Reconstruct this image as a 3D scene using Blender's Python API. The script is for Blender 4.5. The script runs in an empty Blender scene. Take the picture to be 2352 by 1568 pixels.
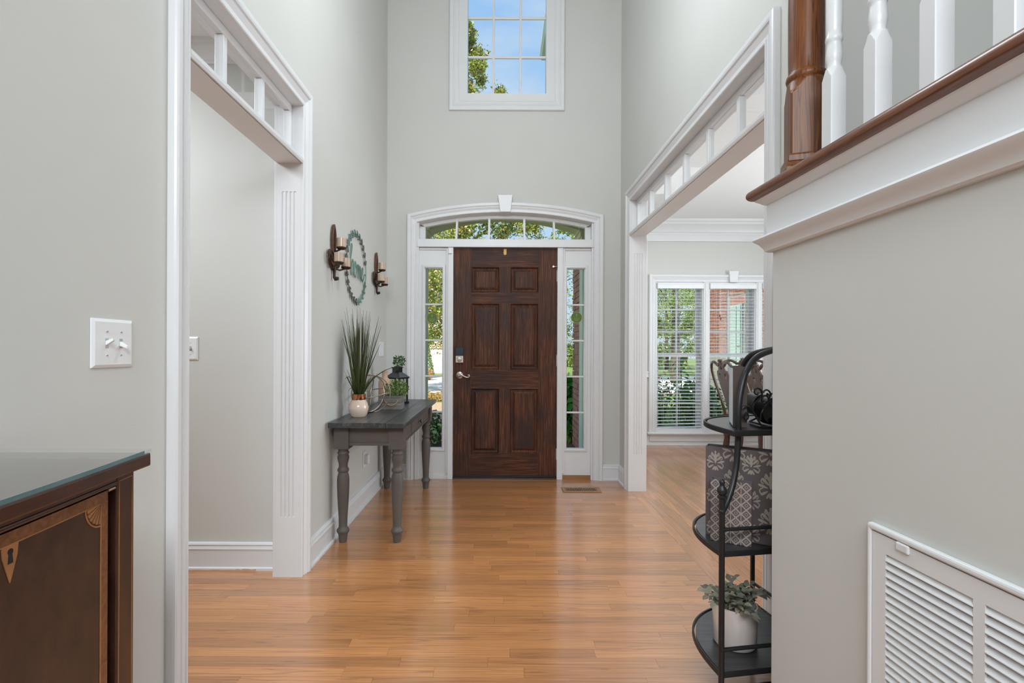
import bpy, math, random
from mathutils import Vector, Matrix
from mathutils.geometry import tessellate_polygon

R = math.radians
rnd = random.Random(7)
scn = bpy.context.scene
COL = scn.collection

# ------------------------------------------------------------------ camera
EYE = 1.14
FPX = 1150.0
cam_d = bpy.data.cameras.new('camera')
cam = bpy.data.objects.new('camera', cam_d)
COL.objects.link(cam)
cam.location = (0, 0, EYE)
cam.rotation_euler = (Matrix.Rotation(R(90), 4, 'X') @ Matrix.Rotation(R(0.25), 4, 'Z')).to_euler()
cam_d.sensor_width = 36.0
cam_d.lens = FPX * 36.0 / 2352.0
cam_d.shift_x = (1176 - 1148) / 2352.0
cam_d.shift_y = (804 - 784) / 2352.0
cam_d.clip_start = 0.02
cam_d.clip_end = 300
scn.camera = cam

# ------------------------------------------------------------------ world, sun, lights, exposure
scn.view_settings.view_transform = 'Standard'
scn.view_settings.look = 'None'
scn.view_settings.gamma = 1.0
scn.view_settings.use_curve_mapping = False
scn.view_settings.exposure = 0.0

world = bpy.data.worlds.new('sky')
scn.world = world
world.use_nodes = True
wt = world.node_tree
wt.nodes.clear()


def mk(nt, typ, ins=None, **attrs):
    n = nt.nodes.new(typ)
    for k, v in attrs.items():
        setattr(n, k, v)
    for k, v in (ins or {}).items():
        s = n.inputs[k]
        if isinstance(v, bpy.types.NodeSocket):
            nt.links.new(v, s)
        else:
            s.default_value = v
    return n


def ramp(nt, fac, stops, interp='LINEAR'):
    n = nt.nodes.new('ShaderNodeValToRGB')
    n.color_ramp.interpolation = interp
    el = n.color_ramp.elements
    while len(el) < len(stops):
        el.new(0.5)
    for e, (p, c) in zip(el, stops):
        e.position = p
        e.color = (c[0], c[1], c[2], 1)
    if fac is not None:
        nt.links.new(fac, n.inputs['Fac'])
    return n.outputs['Color']


tc = mk(wt, 'ShaderNodeTexCoord')
sep = mk(wt, 'ShaderNodeSeparateXYZ', {'Vector': tc.outputs['Generated']})
sky = ramp(wt, sep.outputs['Z'], [(0.0, (.62, .79, .95)), (.25, (.48, .70, .96)), (.6, (.33, .57, .93)), (1.0, (.2, .43, .83))])
mp = mk(wt, 'ShaderNodeMapping', {'Vector': tc.outputs['Generated'], 'Scale': (1.6, 1.6, 5.5)})
cn = mk(wt, 'ShaderNodeTexNoise', {'Vector': mp.outputs[0], 'Scale': 2.2, 'Detail': 7, 'Roughness': .6})
cf = ramp(wt, cn.outputs['Fac'], [(.42, (0, 0, 0)), (.78, (.75, .75, .75))])
mx = mk(wt, 'ShaderNodeMixRGB', {'Fac': cf, 'Color1': sky, 'Color2': (.76, .83, .92, 1)})
bg = mk(wt, 'ShaderNodeBackground', {'Color': mx.outputs[0], 'Strength': 1.0})
wo = mk(wt, 'ShaderNodeOutputWorld', {'Surface': bg.outputs[0]})

sun_d = bpy.data.lights.new('sun', 'SUN')
sun_d.energy = 7.5
sun_d.angle = R(0.6)
sun_d.color = (1.0, .95, .86)
sun = bpy.data.objects.new('sun', sun_d)
COL.objects.link(sun)
sun.rotation_euler = Vector((.27, .70, -.66)).to_track_quat('-Z', 'Y').to_euler()


def area(name, loc, to, sx, sy, power, col=(1, 1, 1)):
    d = bpy.data.lights.new(name, 'AREA')
    d.shape = 'RECTANGLE'
    d.size, d.size_y = sx, sy
    d.energy = power
    d.color = col
    o = bpy.data.objects.new(name, d)
    COL.objects.link(o)
    o.location = loc
    o.rotation_euler = (Vector(to) - Vector(loc)).to_track_quat('-Z', 'Y').to_euler()
    return o


LC = (.872, .955, 1.02)
area('rear_low_fill', (.0, -1.6, 2.9), (.0, .2, .6), 2.4, 1.0, 136, LC)  # added fill behind the viewer, hung in mid-air, not a real lamp
area('rear_top_fill', (.0, -2.2, 5.3), (.0, -.8, 0), 3.0, 2.4, 16, LC)  # added overhead fill to lift the near walls, stands for no fixture
area('side_room_ceiling_light', (-2.3, 1.6, 2.66), (-2.3, 1.7, 0), .9, .9, 44, LC)
area('dining_side_fill', (4.3, 3.4, 1.5), (0, 3.1, 1.5), 2.0, 1.6, 78, LC)  # added panel throwing light from the right; that wall has no window
area('dining_reveal_fill', (1.75, 4.5, 2.66), (1.75, 4.6, 0), .8, .8, 17, LC)  # added fill to whiten the window reveals, also brightens the dining floor
area('dining_uplight_fill', (3.3, 3.6, 1.75), (3.3, 3.6, 5), .8, .8, 12, LC)  # added upward fill that brightens the dining ceiling; no chandelier hangs here
pl = bpy.data.lights.new('foyer_chandelier_light', 'POINT')
pl.energy = 50
pl.shadow_soft_size = .3
pl.color = LC
plo = bpy.data.objects.new('foyer_chandelier_light', pl)
COL.objects.link(plo)
plo.location = (.03, 2.35, 3.32)

# ------------------------------------------------------------------ materials
MATS = {}


def new_mat(name):
    m = bpy.data.materials.new(name)
    m.use_nodes = True
    nt = m.node_tree
    nt.nodes.clear()
    out = nt.nodes.new('ShaderNodeOutputMaterial')
    return m, nt, out


def mat(name, col, rough=.5, metal=0.0, vary=.06, vscale=6.0, bump=0.0, bscale=60.0, spec=.5, coat=0.0, coat_rough=.1, stretch=(1, 1, 1), sheen=0):
    m, nt, out = new_mat(name)
    t = mk(nt, 'ShaderNodeTexCoord')
    mp_ = mk(nt, 'ShaderNodeMapping', {'Vector': t.outputs['Object'], 'Scale': stretch})
    n = mk(nt, 'ShaderNodeTexNoise', {'Vector': mp_.outputs[0], 'Scale': vscale, 'Detail': 4})
    c = Vector(col)
    a = c * (1 - vary)
    b = c * (1 + vary)
    cr = ramp(nt, n.outputs['Fac'], [(.3, a), (.7, b)])
    p = mk(nt, 'ShaderNodeBsdfPrincipled', {'Base Color': cr, 'Roughness': rough, 'Metallic': metal, 'Specular IOR Level': spec, 'Coat Weight': coat, 'Coat Roughness': coat_rough})
    if bump:
        n2 = mk(nt, 'ShaderNodeTexNoise', {'Vector': mp_.outputs[0], 'Scale': bscale, 'Detail': 3})
        bn = mk(nt, 'ShaderNodeBump', {'Height': n2.outputs['Fac'], 'Strength': bump, 'Distance': .002})
        nt.links.new(bn.outputs[0], p.inputs['Normal'])
    nt.links.new(p.outputs[0], out.inputs[0])
    MATS[name] = m
    return m


def wood(name, cols, axis='X', spec=.5, fine=34.0, rough=.35, coat=.0, coat_rough=.12, coat_ior=1.5, var=.25, dist=1.2, blotch=.0, blotch_col=(.03, .025, .03), bump=.08, along=1.3, rings=.0):
    """long-grained wood, grain along the object axis, tone shifted per object and per piece"""
    m, nt, out = new_mat(name)
    t = mk(nt, 'ShaderNodeTexCoord')
    oi = mk(nt, 'ShaderNodeObjectInfo')
    ge = mk(nt, 'ShaderNodeNewGeometry')
    rs = mk(nt, 'ShaderNodeMath', {0: oi.outputs['Random'], 1: ge.outputs['Random Per Island']}, operation='ADD')
    fr = mk(nt, 'ShaderNodeMath', {0: rs.outputs[0]}, operation='FRACT')
    off = mk(nt, 'ShaderNodeMath', {0: fr.outputs[0], 1: 37.0}, operation='MULTIPLY')
    add = mk(nt, 'ShaderNodeVectorMath', {0: t.outputs['Object'], 1: off.outputs[0]}, operation='ADD')
    sc = {'X': (along, fine, fine), 'Y': (fine, along, fine), 'Z': (fine, fine, along)}[axis]
    mp_ = mk(nt, 'ShaderNodeMapping', {'Vector': add.outputs[0], 'Scale': sc})
    n = mk(nt, 'ShaderNodeTexNoise', {'Vector': mp_.outputs[0], 'Scale': 1.0, 'Detail': 7, 'Roughness': .62, 'Distortion': dist})
    col = ramp(nt, n.outputs['Fac'], [(.28, cols[0]), (.5, cols[1]), (.72, cols[2])])
    if rings:
        sc2 = tuple(s * .22 for s in sc)
        mp2 = mk(nt, 'ShaderNodeMapping', {'Vector': add.outputs[0], 'Scale': sc2})
        w = mk(nt, 'ShaderNodeTexNoise', {'Vector': mp2.outputs[0], 'Scale': 1.0, 'Detail': 2, 'Distortion': .4})
        ws = mk(nt, 'ShaderNodeMath', {0: w.outputs['Fac'], 1: 60.0}, operation='MULTIPLY')
        wsin = mk(nt, 'ShaderNodeMath', {0: ws.outputs[0]}, operation='SINE')
        wr = ramp(nt, wsin.outputs[0], [(.0, (1, 1, 1)), (.75, (1, 1, 1)), (1.0, (1 - rings, 1 - rings, 1 - rings))])
        col = mk(nt, 'ShaderNodeMixRGB', {'Fac': 1.0, 'Color1': col, 'Color2': wr}, blend_type='MULTIPLY').outputs[0]
    if blotch:
        nb = mk(nt, 'ShaderNodeTexNoise', {'Vector': add.outputs[0], 'Scale': 3.2, 'Detail': 3})
        bf = ramp(nt, nb.outputs['Fac'], [(.4, (0, 0, 0)), (.68, (blotch, blotch, blotch))])
        col = mk(nt, 'ShaderNodeMixRGB', {'Fac': bf, 'Color1': col, 'Color2': (*blotch_col, 1)}).outputs[0]
    vv = mk(nt, 'ShaderNodeMapRange', {'Value': fr.outputs[0], 'To Min': 1 - var, 'To Max': 1 + var})
    hs = mk(nt, 'ShaderNodeHueSaturation', {'Value': vv.outputs[0], 'Color': col})
    p = mk(nt, 'ShaderNodeBsdfPrincipled', {'Base Color': hs.outputs[0], 'Roughness': rough, 'Specular IOR Level': spec, 'Coat Weight': coat, 'Coat Roughness': coat_rough, 'Coat IOR': coat_ior})
    if bump:
        bn = mk(nt, 'ShaderNodeBump', {'Height': n.outputs['Fac'], 'Strength': bump, 'Distance': .002})
        nt.links.new(bn.outputs[0], p.inputs['Normal'])
    nt.links.new(p.outputs[0], out.inputs[0])
    MATS[name] = m
    return m


def leafmat(name, stops, trans=.35, rough=.5):
    m, nt, out = new_mat(name)
    oi = mk(nt, 'ShaderNodeObjectInfo')
    ge = mk(nt, 'ShaderNodeNewGeometry')
    rs = mk(nt, 'ShaderNodeMath', {0: oi.outputs['Random'], 1: ge.outputs['Random Per Island']}, operation='ADD')
    fr = mk(nt, 'ShaderNodeMath', {0: rs.outputs[0]}, operation='FRACT')
    c = ramp(nt, fr.outputs[0], stops)
    p = mk(nt, 'ShaderNodeBsdfPrincipled', {'Base Color': c, 'Roughness': rough})
    if trans:
        tr = mk(nt, 'ShaderNodeBsdfTranslucent', {'Color': c})
        ms = mk(nt, 'ShaderNodeMixShader', {0: trans, 1: p.outputs[0], 2: tr.outputs[0]})
        nt.links.new(ms.outputs[0], out.inputs[0])
    else:
        nt.links.new(p.outputs[0], out.inputs[0])
    MATS[name] = m
    return m


def glassmat(name, refl=1.0, tint=(.97, .985, .98)):
    m, nt, out = new_mat(name)
    t = mk(nt, 'ShaderNodeTexCoord')
    n = mk(nt, 'ShaderNodeTexNoise', {'Vector': t.outputs['Object'], 'Scale': 1.5, 'Detail': 1})
    bn = mk(nt, 'ShaderNodeBump', {'Height': n.outputs['Fac'], 'Strength': .02, 'Distance': .002})
    ge = mk(nt, 'ShaderNodeNewGeometry')
    dt_ = mk(nt, 'ShaderNodeVectorMath', {0: ge.outputs['Incoming'], 1: ge.outputs['Normal']}, operation='DOT_PRODUCT')
    ab = mk(nt, 'ShaderNodeMath', {0: dt_.outputs['Value']}, operation='ABSOLUTE')
    om = mk(nt, 'ShaderNodeMath', {0: 1.0, 1: ab.outputs[0]}, operation='SUBTRACT')
    p5 = mk(nt, 'ShaderNodeMath', {0: om.outputs[0], 1: 5.0}, operation='POWER')
    sch = mk(nt, 'ShaderNodeMath', {0: p5.outputs[0], 1: .96, 2: .04}, operation='MULTIPLY_ADD')
    f2 = mk(nt, 'ShaderNodeMath', {0: sch.outputs[0], 1: refl}, operation='MULTIPLY')
    tr = mk(nt, 'ShaderNodeBsdfTransparent', {'Color': (*tint, 1)})
    gl = mk(nt, 'ShaderNodeBsdfGlossy', {'Color': (1, 1, 1, 1), 'Roughness': .02, 'Normal': bn.outputs[0]})
    ms = mk(nt, 'ShaderNodeMixShader', {0: f2.outputs[0], 1: tr.outputs[0], 2: gl.outputs[0]})
    nt.links.new(ms.outputs[0], out.inputs[0])
    MATS[name] = m
    return m


WALL = mat('wall_paint', (.62, .615, .582), rough=.75, vary=.012, vscale=3, bump=.12, bscale=220, spec=.25)
TRIM = mat('trim_paint', (.75, .75, .755), rough=.32, vary=.012, vscale=5)
CEIL = mat('ceiling_paint', (.85, .85, .84), rough=.9, vary=.01)
BASEW = mat('bare_wood_primer', (.62, .40, .27), rough=.8, vary=.12)
FLOORM = wood('oak_floor', [(.37, .140, .043), (.49, .205, .068), (.575, .270, .100)], axis='X', fine=120, rough=.40, coat=1.0, coat_rough=.17, coat_ior=1.85, var=.17, rings=.30, along=3.0, bump=.01)
SUBFL = mat('subfloor', (.05, .03, .02), rough=.9)
DOORM = {a: wood('door_stain_' + a, [(.024, .008, .0045), (.082, .029, .014), (.205, .080, .040)], axis=a, spec=.22, fine=120, rough=.5, coat=.0, coat_rough=.3, var=.16, along=4.0, dist=.8, blotch=.75, blotch_col=(.030, .020, .020), bump=.15) for a in 'XZ'}
MAHOG = wood('mahogany', [(.016, .007, .005), (.040, .016, .010), (.068, .027, .016)], axis='Z', fine=7, along=3, rough=.35, coat=.3, coat_rough=.2, var=.08, dist=2.6, bump=.0)
MAHOGD = wood('mahogany_dark', [(.035, .010, .006), (.055, .017, .009), (.085, .028, .014)], axis='Y', fine=40, rough=.32, coat=.3, var=.08, bump=.02)
BAND = wood('crossband', [(.13, .045, .018), (.21, .08, .03), (.30, .125, .05)], axis='X', fine=60, rough=.35, coat=.25, var=.05, bump=.02)
INLAY = mat('inlay_boxwood', (.40, .18, .07), rough=.4, vary=.15, vscale=40)
INLAYD = mat('inlay_shaded', (.17, .075, .035), rough=.4, vary=.15, vscale=40)
OAKN = wood('newel_oak', [(.085, .024, .006), (.165, .054, .014), (.235, .085, .024)], axis='Z', spec=.3, fine=150, rough=.42, coat=.05, var=.03, rings=.55, along=5, bump=.05)
OAKR = wood('cap_oak', [(.09, .026, .007), (.165, .052, .014), (.23, .080, .023)], axis='Y', fine=150, rough=.3, coat=.25, var=.03, rings=.3, along=5, bump=.02)
TABP = mat('taupe_paint', (.105, .088, .077), rough=.55, vary=.08, vscale=9, bump=.1)
TABT = wood('charcoal_top', [(.018, .017, .018), (.040, .040, .042), (.10, .105, .105)], axis='Y', fine=26, rough=.4, coat=.25, coat_rough=.25, var=.3, along=1.4, bump=.15)
BLACKM = mat('black_iron', (.010, .010, .011), rough=.42, vary=.2, vscale=20, bump=.15)
BLKW = wood('black_shelf_wood', [(.012, .012, .013), (.024, .024, .026), (.06, .06, .062)], axis='X', fine=46, rough=.42, coat=.2, var=.1, bump=.2)
IVORY = mat('ivory_ceramic', (.70, .545, .435), rough=.22, vary=.05, coat=.4)
COPPER = mat('copper_band', (.55, .24, .12), rough=.18, metal=1.0, vary=.12, vscale=14)
ORBM = mat('brushed_nickel_wire', (.42, .34, .29), rough=.3, metal=1.0)
NICK = mat('satin_nickel', (.62, .56, .49), rough=.34, metal=1.0, vary=.04)
BRASS = mat('brass', (.52, .31, .09), rough=.5, metal=.5)
TAN = mat('tan_ceramic', (.56, .37, .25), rough=.6, vary=.08, bump=.2, bscale=90)
GREYW = wood('grey_planter_wood', [(.11, .10, .09), (.19, .18, .165), (.30, .29, .27)], axis='X', fine=30, rough=.8, var=.08)
ROPE = mat('rope', (.42, .22, .11), rough=.9, vary=.25, vscale=90)
BRONZE = mat('aged_bronze', (.055, .028, .017), rough=.42, metal=.55, vary=.45, vscale=16, bump=.3, bscale=60)
BRONZEE = mat('rubbed_bronze', (.13, .062, .032), rough=.45, metal=.5, vary=.3, vscale=20)
CANDLE = mat('ribbed_cup', (.50, .365, .26), rough=.3, vary=.22, vscale=3.0, stretch=(60, 60, .5), coat=.3)
VERDI = mat('verdigris', (.13, .235, .19), rough=.6, metal=.2, vary=.45, vscale=7)
VERDB = mat('verdigris_brown', (.085, .075, .060), rough=.6, metal=.2, vary=.4, vscale=9)
PLATE = mat('switch_plastic', (.82, .82, .82), rough=.3, vary=.005)
SCREWM = mat('painted_screw', (.66, .66, .66), rough=.35)
SLOTM = mat('dark_gap', (.02, .02, .02), rough=.9)
BLIND = mat('blind_slat', (.84, .85, .86), rough=.45, vary=.01)
WALNUT = wood('chair_walnut', [(.030, .012, .007), (.060, .026, .014), (.105, .046, .025)], axis='Z', fine=24, rough=.28, coat=.4, coat_rough=.12, var=.05, bump=.02)
SEATF = mat('seat_fabric', (.33, .28, .22), rough=.9, vary=.2, vscale=30)
MAUVE = mat('mauve_paper', (.105, .082, .082), rough=.7, vary=.05)
PRINT = mat('print_beige', (.34, .29, .25), rough=.7, vary=.06)
PAGES = mat('page_block', (.60, .64, .67), rough=.8, vary=.06, vscale=4, stretch=(1, 1, 60))
TALLB = mat('dark_book_cloth', (.072, .052, .044), rough=.7, vary=.05)
WHITEC = mat('white_glazed_pot', (.66, .59, .55), rough=.2, coat=.5)
VENTP = mat('vent_paint', (.74, .74, .74), rough=.4, vary=.01)
REGI = mat('bronze_register', (.34, .175, .09), rough=.4, metal=.25)
GREENST = mat('green_sticker', (.085, .15, .008), rough=.4, vary=.04)
STKL = mat('sticker_print', (.42, .50, .20), rough=.5)
GLASS = glassmat('window_glass', refl=.35)
GLASST = glassmat('transom_glass', refl=1.0, tint=(.98, .98, .98))
TOPGL = glassmat('table_glass', refl=1.0, tint=(.93, .96, .96))
GLEDGE = mat('glass_edge', (.10, .22, .24), rough=.12, coat=.8)
SILLW = mat('oak_sill', (.33, .16, .06), rough=.4, vary=.15)
BRICK = mat('brick', (.40, .16, .105), rough=.85, vary=.3, vscale=9, bump=.5, bscale=50)
BRICK.node_tree.nodes  # plain brick
MORTAR = mat('mortar', (.40, .37, .31), rough=.95, vary=.08)
PORCH = mat('porch_paint', (.72, .70, .40), rough=.6, vary=.03)
PORCHL = mat('porch_trim_paint', (.66, .80, .64), rough=.55, vary=.03)
GUTTER = mat('gutter_paint', (.50, .60, .55), rough=.5, vary=.03)
SHUT = mat('shutter_green', (.42, .58, .50), rough=.5, vary=.05)
DKFRAME = mat('dark_sash', (.03, .05, .05), rough=.4)
GRASSM = mat('lawn', (.19, .27, .065), rough=.95, vary=.5, vscale=3.5, bump=.4)
MULCH = mat('dry_leaf_mulch', (.52, .36, .24), rough=.95, vary=.45, vscale=22, bump=.6)
CONC = mat('concrete', (.74, .70, .65), rough=.9, vary=.06, vscale=2)
HOUSEW = mat('house_siding', (.80, .74, .69), rough=.8, vary=.03)
HTAN = mat('house_trim_tan', (.56, .42, .30), rough=.8)
ROOFM = mat('roof_shingle', (.16, .14, .13), rough=.9, vary=.2, vscale=20)
BARK = mat('bark', (.085, .07, .042), rough=.95, vary=.35, vscale=14, bump=.6, stretch=(1, 1, .25))
LF_TREE = leafmat('leaf_autumn_green', [(0, (.05, .12, .01)), (.3, (.15, .27, .015)), (.55, (.34, .43, .04)), (.72, (.55, .53, .10)), (.86, (.66, .40, .16)), (1, (.80, .66, .52))])
LF_FAR = leafmat('leaf_far', [(0, (.09, .17, .03)), (.5, (.22, .34, .06)), (.85, (.42, .48, .14)), (1, (.62, .56, .20))])
LF_BUSH = leafmat('leaf_bush', [(0, (.02, .09, .01)), (.6, (.05, .24, .02)), (1, (.16, .42, .05))], trans=.25, rough=.35)
LF_DARK = leafmat('leaf_dark', [(0, (.012, .03, .01)), (.6, (.05, .11, .02)), (.9, (.16, .26, .05)), (1, (.45, .36, .14))], trans=.2)
LF_TOP = leafmat('leaf_topiary', [(0, (.06, .14, .03)), (.6, (.14, .27, .06)), (1, (.42, .46, .18))], trans=.2)
LF_ORNG = leafmat('leaf_orange', [(0, (.30, .20, .05)), (.5, (.58, .33, .11)), (1, (.70, .45, .22))], trans=.25)
LF_RED = leafmat('petal_red', [(0, (.55, .03, .05)), (1, (.75, .08, .12))], trans=.3)
LF_GRASS = leafmat('artificial_grass', [(0, (.020, .028, .006)), (.4, (.034, .050, .010)), (.8, (.055, .085, .018)), (1, (.10, .085, .03))], trans=.12, rough=.35)
LF_EUC = leafmat('dusty_leaf', [(0, (.12, .125, .09)), (.5, (.20, .21, .155)), (.85, (.29, .29, .22)), (1, (.38, .31, .22))], trans=.12, rough=.6)
LF_BOX = leafmat('boxwood_leaf', [(0, (.05, .11, .02)), (.5, (.13, .22, .05)), (.85, (.30, .38, .10)), (1, (.42, .42, .14))], trans=.2)
LF_SPR = leafmat('sprig_leaf', [(0, (.03, .085, .025)), (.6, (.08, .19, .06)), (1, (.18, .30, .12))], trans=.2)


# ------------------------------------------------------------------ mesh builder
class MB:
    def __init__(self):
        self.v = []
        self.f = []

    def add(self, vs, fs):
        b = len(self.v)
        self.v += [tuple(p) for p in vs]
        self.f += [tuple(i + b for i in q) for q in fs]
        return self

    def box(self, x0, x1, y0, y1, z0, z1):
        vs = [(x, y, z) for x in (x0, x1) for y in (y0, y1) for z in (z0, z1)]
        return self.add(vs, [(0, 1, 3, 2), (4, 6, 7, 5), (0, 4, 5, 1), (2, 3, 7, 6), (0, 2, 6, 4), (1, 5, 7, 3)])

    def hexa(self, bot, top):
        """bot, top: four points each, counter-clockwise"""
        n = len(bot)
        fs = [tuple(range(n))[::-1], tuple(range(n, 2 * n))]
        fs += [(i, (i + 1) % n, (i + 1) % n + n, i + n) for i in range(n)]
        return self.add(list(bot) + list(top), fs)

    def loft(self, rings, caps=True, closed=True):
        n = len(rings[0])
        vs = [p for r in rings for p in r]
        fs = []
        for k in range(len(rings) - 1):
            for i in range(n if closed else n - 1):
                j = (i + 1) % n
                fs.append((k * n + i, k * n + j, (k + 1) * n + j, (k + 1) * n + i))
        if caps:
            fs.append(tuple(range(n))[::-1])
            fs.append(tuple((len(rings) - 1) * n + i for i in range(n)))
        return self.add(vs, fs)

    def tube(self, pts, r, seg=8, closed=False, flat=1.0, up=None):
        pts = [Vector(p) for p in pts]
        n = len(pts)
        rr = r if isinstance(r, (list, tuple)) else [r] * n
        rings = []
        nrm = None
        for i, p in enumerate(pts):
            if closed:
                t = pts[(i + 1) % n] - pts[i - 1]
            else:
                t = pts[min(i + 1, n - 1)] - pts[max(i - 1, 0)]
            t.normalize()
            if up is not None:
                a = Vector(up)
                nrm = (a - t * a.dot(t))
                if nrm.length < 1e-5:
                    nrm = t.orthogonal()
            elif nrm is None:
                nrm = t.orthogonal()
            else:
                nrm = nrm - t * nrm.dot(t)
                if nrm.length < 1e-6:
                    nrm = t.orthogonal()
            nrm.normalize()
            b = t.cross(nrm)
            rings.append([p + (nrm * math.cos(2 * math.pi * k / seg) * flat + b * math.sin(2 * math.pi * k / seg)) * rr[i] for k in range(seg)])
        if closed:
            rings.append(rings[0])
        return self.loft(rings, caps=not closed)

    def lathe(self, prof, c, seg=24, axis='Z'):
        rings = []
        for (r, h) in prof:
            ring = []
            for k in range(seg):
                a = 2 * math.pi * k / seg
                if axis == 'Z':
                    ring.append((c[0] + r * math.cos(a), c[1] + r * math.sin(a), c[2] + h))
                elif axis == 'X':
                    ring.append((c[0] + h, c[1] + r * math.cos(a), c[2] + r * math.sin(a)))
                else:
                    ring.append((c[0] + r * math.cos(a), c[1] + h, c[2] - r * math.sin(a)))
            rings.append(ring)
        return self.loft(rings)

    def prism(self, poly, fn, t0, t1, holes=()):
        """poly: 2D outline; fn(u, v, t) -> 3D; extruded from t0 to t1"""
        loops = [list(poly)] + [list(h) for h in holes]
        tri = tessellate_polygon([[Vector((a, b, 0)) for a, b in l] for l in loops])
        flat = [p for l in loops for p in l]
        n = len(flat)
        vs = [fn(a, b, t0) for a, b in flat] + [fn(a, b, t1) for a, b in flat]
        fs = [tuple(t) for t in tri] + [tuple(i + n for i in t[::-1]) for t in tri]
        k = 0
        for l in loops:
            m = len(l)
            for i in range(m):
                fs.append((k + i, k + (i + 1) % m, k + (i + 1) % m + n, k + i + n))
            k += m
        return self.add(vs, fs)

    def sweep(self, prof, path, nrm, flip=1, closed=False):
        """profile (across, out) swept along a flat path with mitred corners"""
        path = [Vector(p) for p in path]
        nrm = Vector(nrm).normalized()
        n = len(path)
        rings = []
        for i in range(n):
            ds = []
            if closed or i > 0:
                ds.append((path[i] - path[i - 1]).normalized())
            if closed or i < n - 1:
                ds.append((path[(i + 1) % n] - path[i]).normalized())
            ss = [d.cross(nrm) * flip for d in ds]
            if len(ss) == 2:
                m = (ss[0] + ss[1]) / (1 + ss[0].dot(ss[1]))
            else:
                m = ss[0]
            rings.append([path[i] + m * a + nrm * b for a, b in prof])
        if closed:
            rings.append(rings[0])
        return self.loft(rings, caps=not closed)


def fix_normals(me):
    import bmesh
    bm = bmesh.new()
    bm.from_mesh(me)
    bmesh.ops.recalc_face_normals(bm, faces=bm.faces)
    bm.to_mesh(me)
    bm.free()


ORG = {}


def tag(o, label=None, cat=None, group=None, kind=None):
    for k, v in (('label', label), ('category', cat), ('group', group), ('kind', kind)):
        if v:
            o[k] = v
    return o


def thing(name, loc, label, cat, group=None, kind=None, rz=0.0):
    o = bpy.data.objects.new(name, None)
    o.empty_display_size = .05
    COL.objects.link(o)
    o.location = loc
    o.rotation_euler = (0, 0, rz)
    ORG[o.name] = Vector(loc)
    return tag(o, label, cat, group, kind)


def obj(name, mb, m, parent=None, smooth=None, bevel=0, seg=2, local=False, origin=None, recalc=True, label=None, cat=None, group=None, kind=None):
    """link one mesh; world-space vertices become relative to the thing's origin unless local"""
    me = bpy.data.meshes.new(name)
    if parent is not None and not local:
        w = ORG[parent.name]
    elif origin is not None:
        w = Vector(origin)
    else:
        w = Vector((0, 0, 0))
    me.from_pydata([(p[0] - w[0], p[1] - w[1], p[2] - w[2]) for p in mb.v], [], mb.f)
    if recalc:
        fix_normals(me)
    me.materials.append(m)
    o = bpy.data.objects.new(name, me)
    COL.objects.link(o)
    if parent is not None:
        o.parent = parent
        ORG[o.name] = ORG[parent.name] if not local else Vector((0, 0, 0))
    else:
        o.location = w
        ORG[o.name] = w
    if smooth is not None:
        me.shade_smooth()
        if smooth < 180:
            me.set_sharp_from_angle(angle=R(smooth))
    if bevel:
        b = o.modifiers.new('edge', 'BEVEL')
        b.width = bevel
        b.segments = seg
        b.limit_method = 'ANGLE'
        b.angle_limit = R(40)
    return tag(o, label, cat, group, kind)


def dup(o, parent=None, keep=True):
    c = o.copy()
    COL.objects.link(c)
    if parent is not None:
        c.parent = parent
    for ch in list(o.children):
        dup(ch, c)
    return c


def wx(x, Y):
    return (x - 1148.0) / FPX * Y


def wz(y, Y):
    return EYE - (y - 804.0) / FPX * Y


def fx(x):
    return wx(x, 4.41)


def fz(y):
    return wz(y, 4.41)
# ================================================================== SETTING
XL, XR, YF = -1.0, 1.06, 4.41          # hall wall faces, front wall face
CEILZ, ROOMZ = 5.5, 2.72


def wall_cells(name, fn, us, vs, holes, t0, t1, m=None, label='', cat='wall'):
    """wall in (u, v) with rectangular holes; fn(u, v, t) -> 3D"""
    us, vs = sorted(set(us)), sorted(set(vs))
    mb = MB()
    def solid(i, j):
        if i < 0 or j < 0 or i >= len(us) - 1 or j >= len(vs) - 1:
            return False
        u, v = (us[i] + us[i + 1]) / 2, (vs[j] + vs[j + 1]) / 2
        return not any(a < u < b and c < v < d for a, b, c, d in holes)
    for i in range(len(us) - 1):
        for j in range(len(vs) - 1):
            if not solid(i, j):
                continue
            a, b, c, d = us[i], us[i + 1], vs[j], vs[j + 1]
            for t in (t0, t1):
                mb.add([fn(a, c, t), fn(b, c, t), fn(b, d, t), fn(a, d, t)], [(0, 1, 2, 3)])
            for (di, dj, p, q) in ((-1, 0, (a, c), (a, d)), (1, 0, (b, c), (b, d)), (0, -1, (a, c), (b, c)), (0, 1, (a, d), (b, d))):
                if not solid(i + di, j + dj):
                    mb.add([fn(*p, t0), fn(*q, t0), fn(*q, t1), fn(*p, t1)], [(0, 1, 2, 3)])
    # merge
    import bmesh
    o = obj(name, mb, m or WALL, label=label, cat=cat, kind='structure')
    bm = bmesh.new(); bm.from_mesh(o.data)
    bmesh.ops.remove_doubles(bm, verts=bm.verts, dist=1e-5)
    bmesh.ops.recalc_face_normals(bm, faces=bm.faces)
    bm.to_mesh(o.data); bm.free()
    return o


# ---- floor: subfloor with oak strips
floor = obj('floor', MB().box(-4.1, 4.6, -6.1, 6.2, -.12, -.019), SUBFL, label='honey oak strip floor running through hall and dining room', cat='floor', kind='structure')
PW = 0.05715
prnd = random.Random(11)


def plank_mb(L, w, h=.019, c=.0003):
    x, y = L / 2 - .0003, w / 2 - .0002
    return MB().box(-x, x, -y, y, -h, 0)


def put_plank(L, w, x, y, along):
    o = obj('plank', plank_mb(L, w), FLOORM, floor, local=True, recalc=False)
    o.location = (x, y, 0)
    if along == 'Y':
        o.rotation_euler = (0, 0, R(90))
    return o


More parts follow.
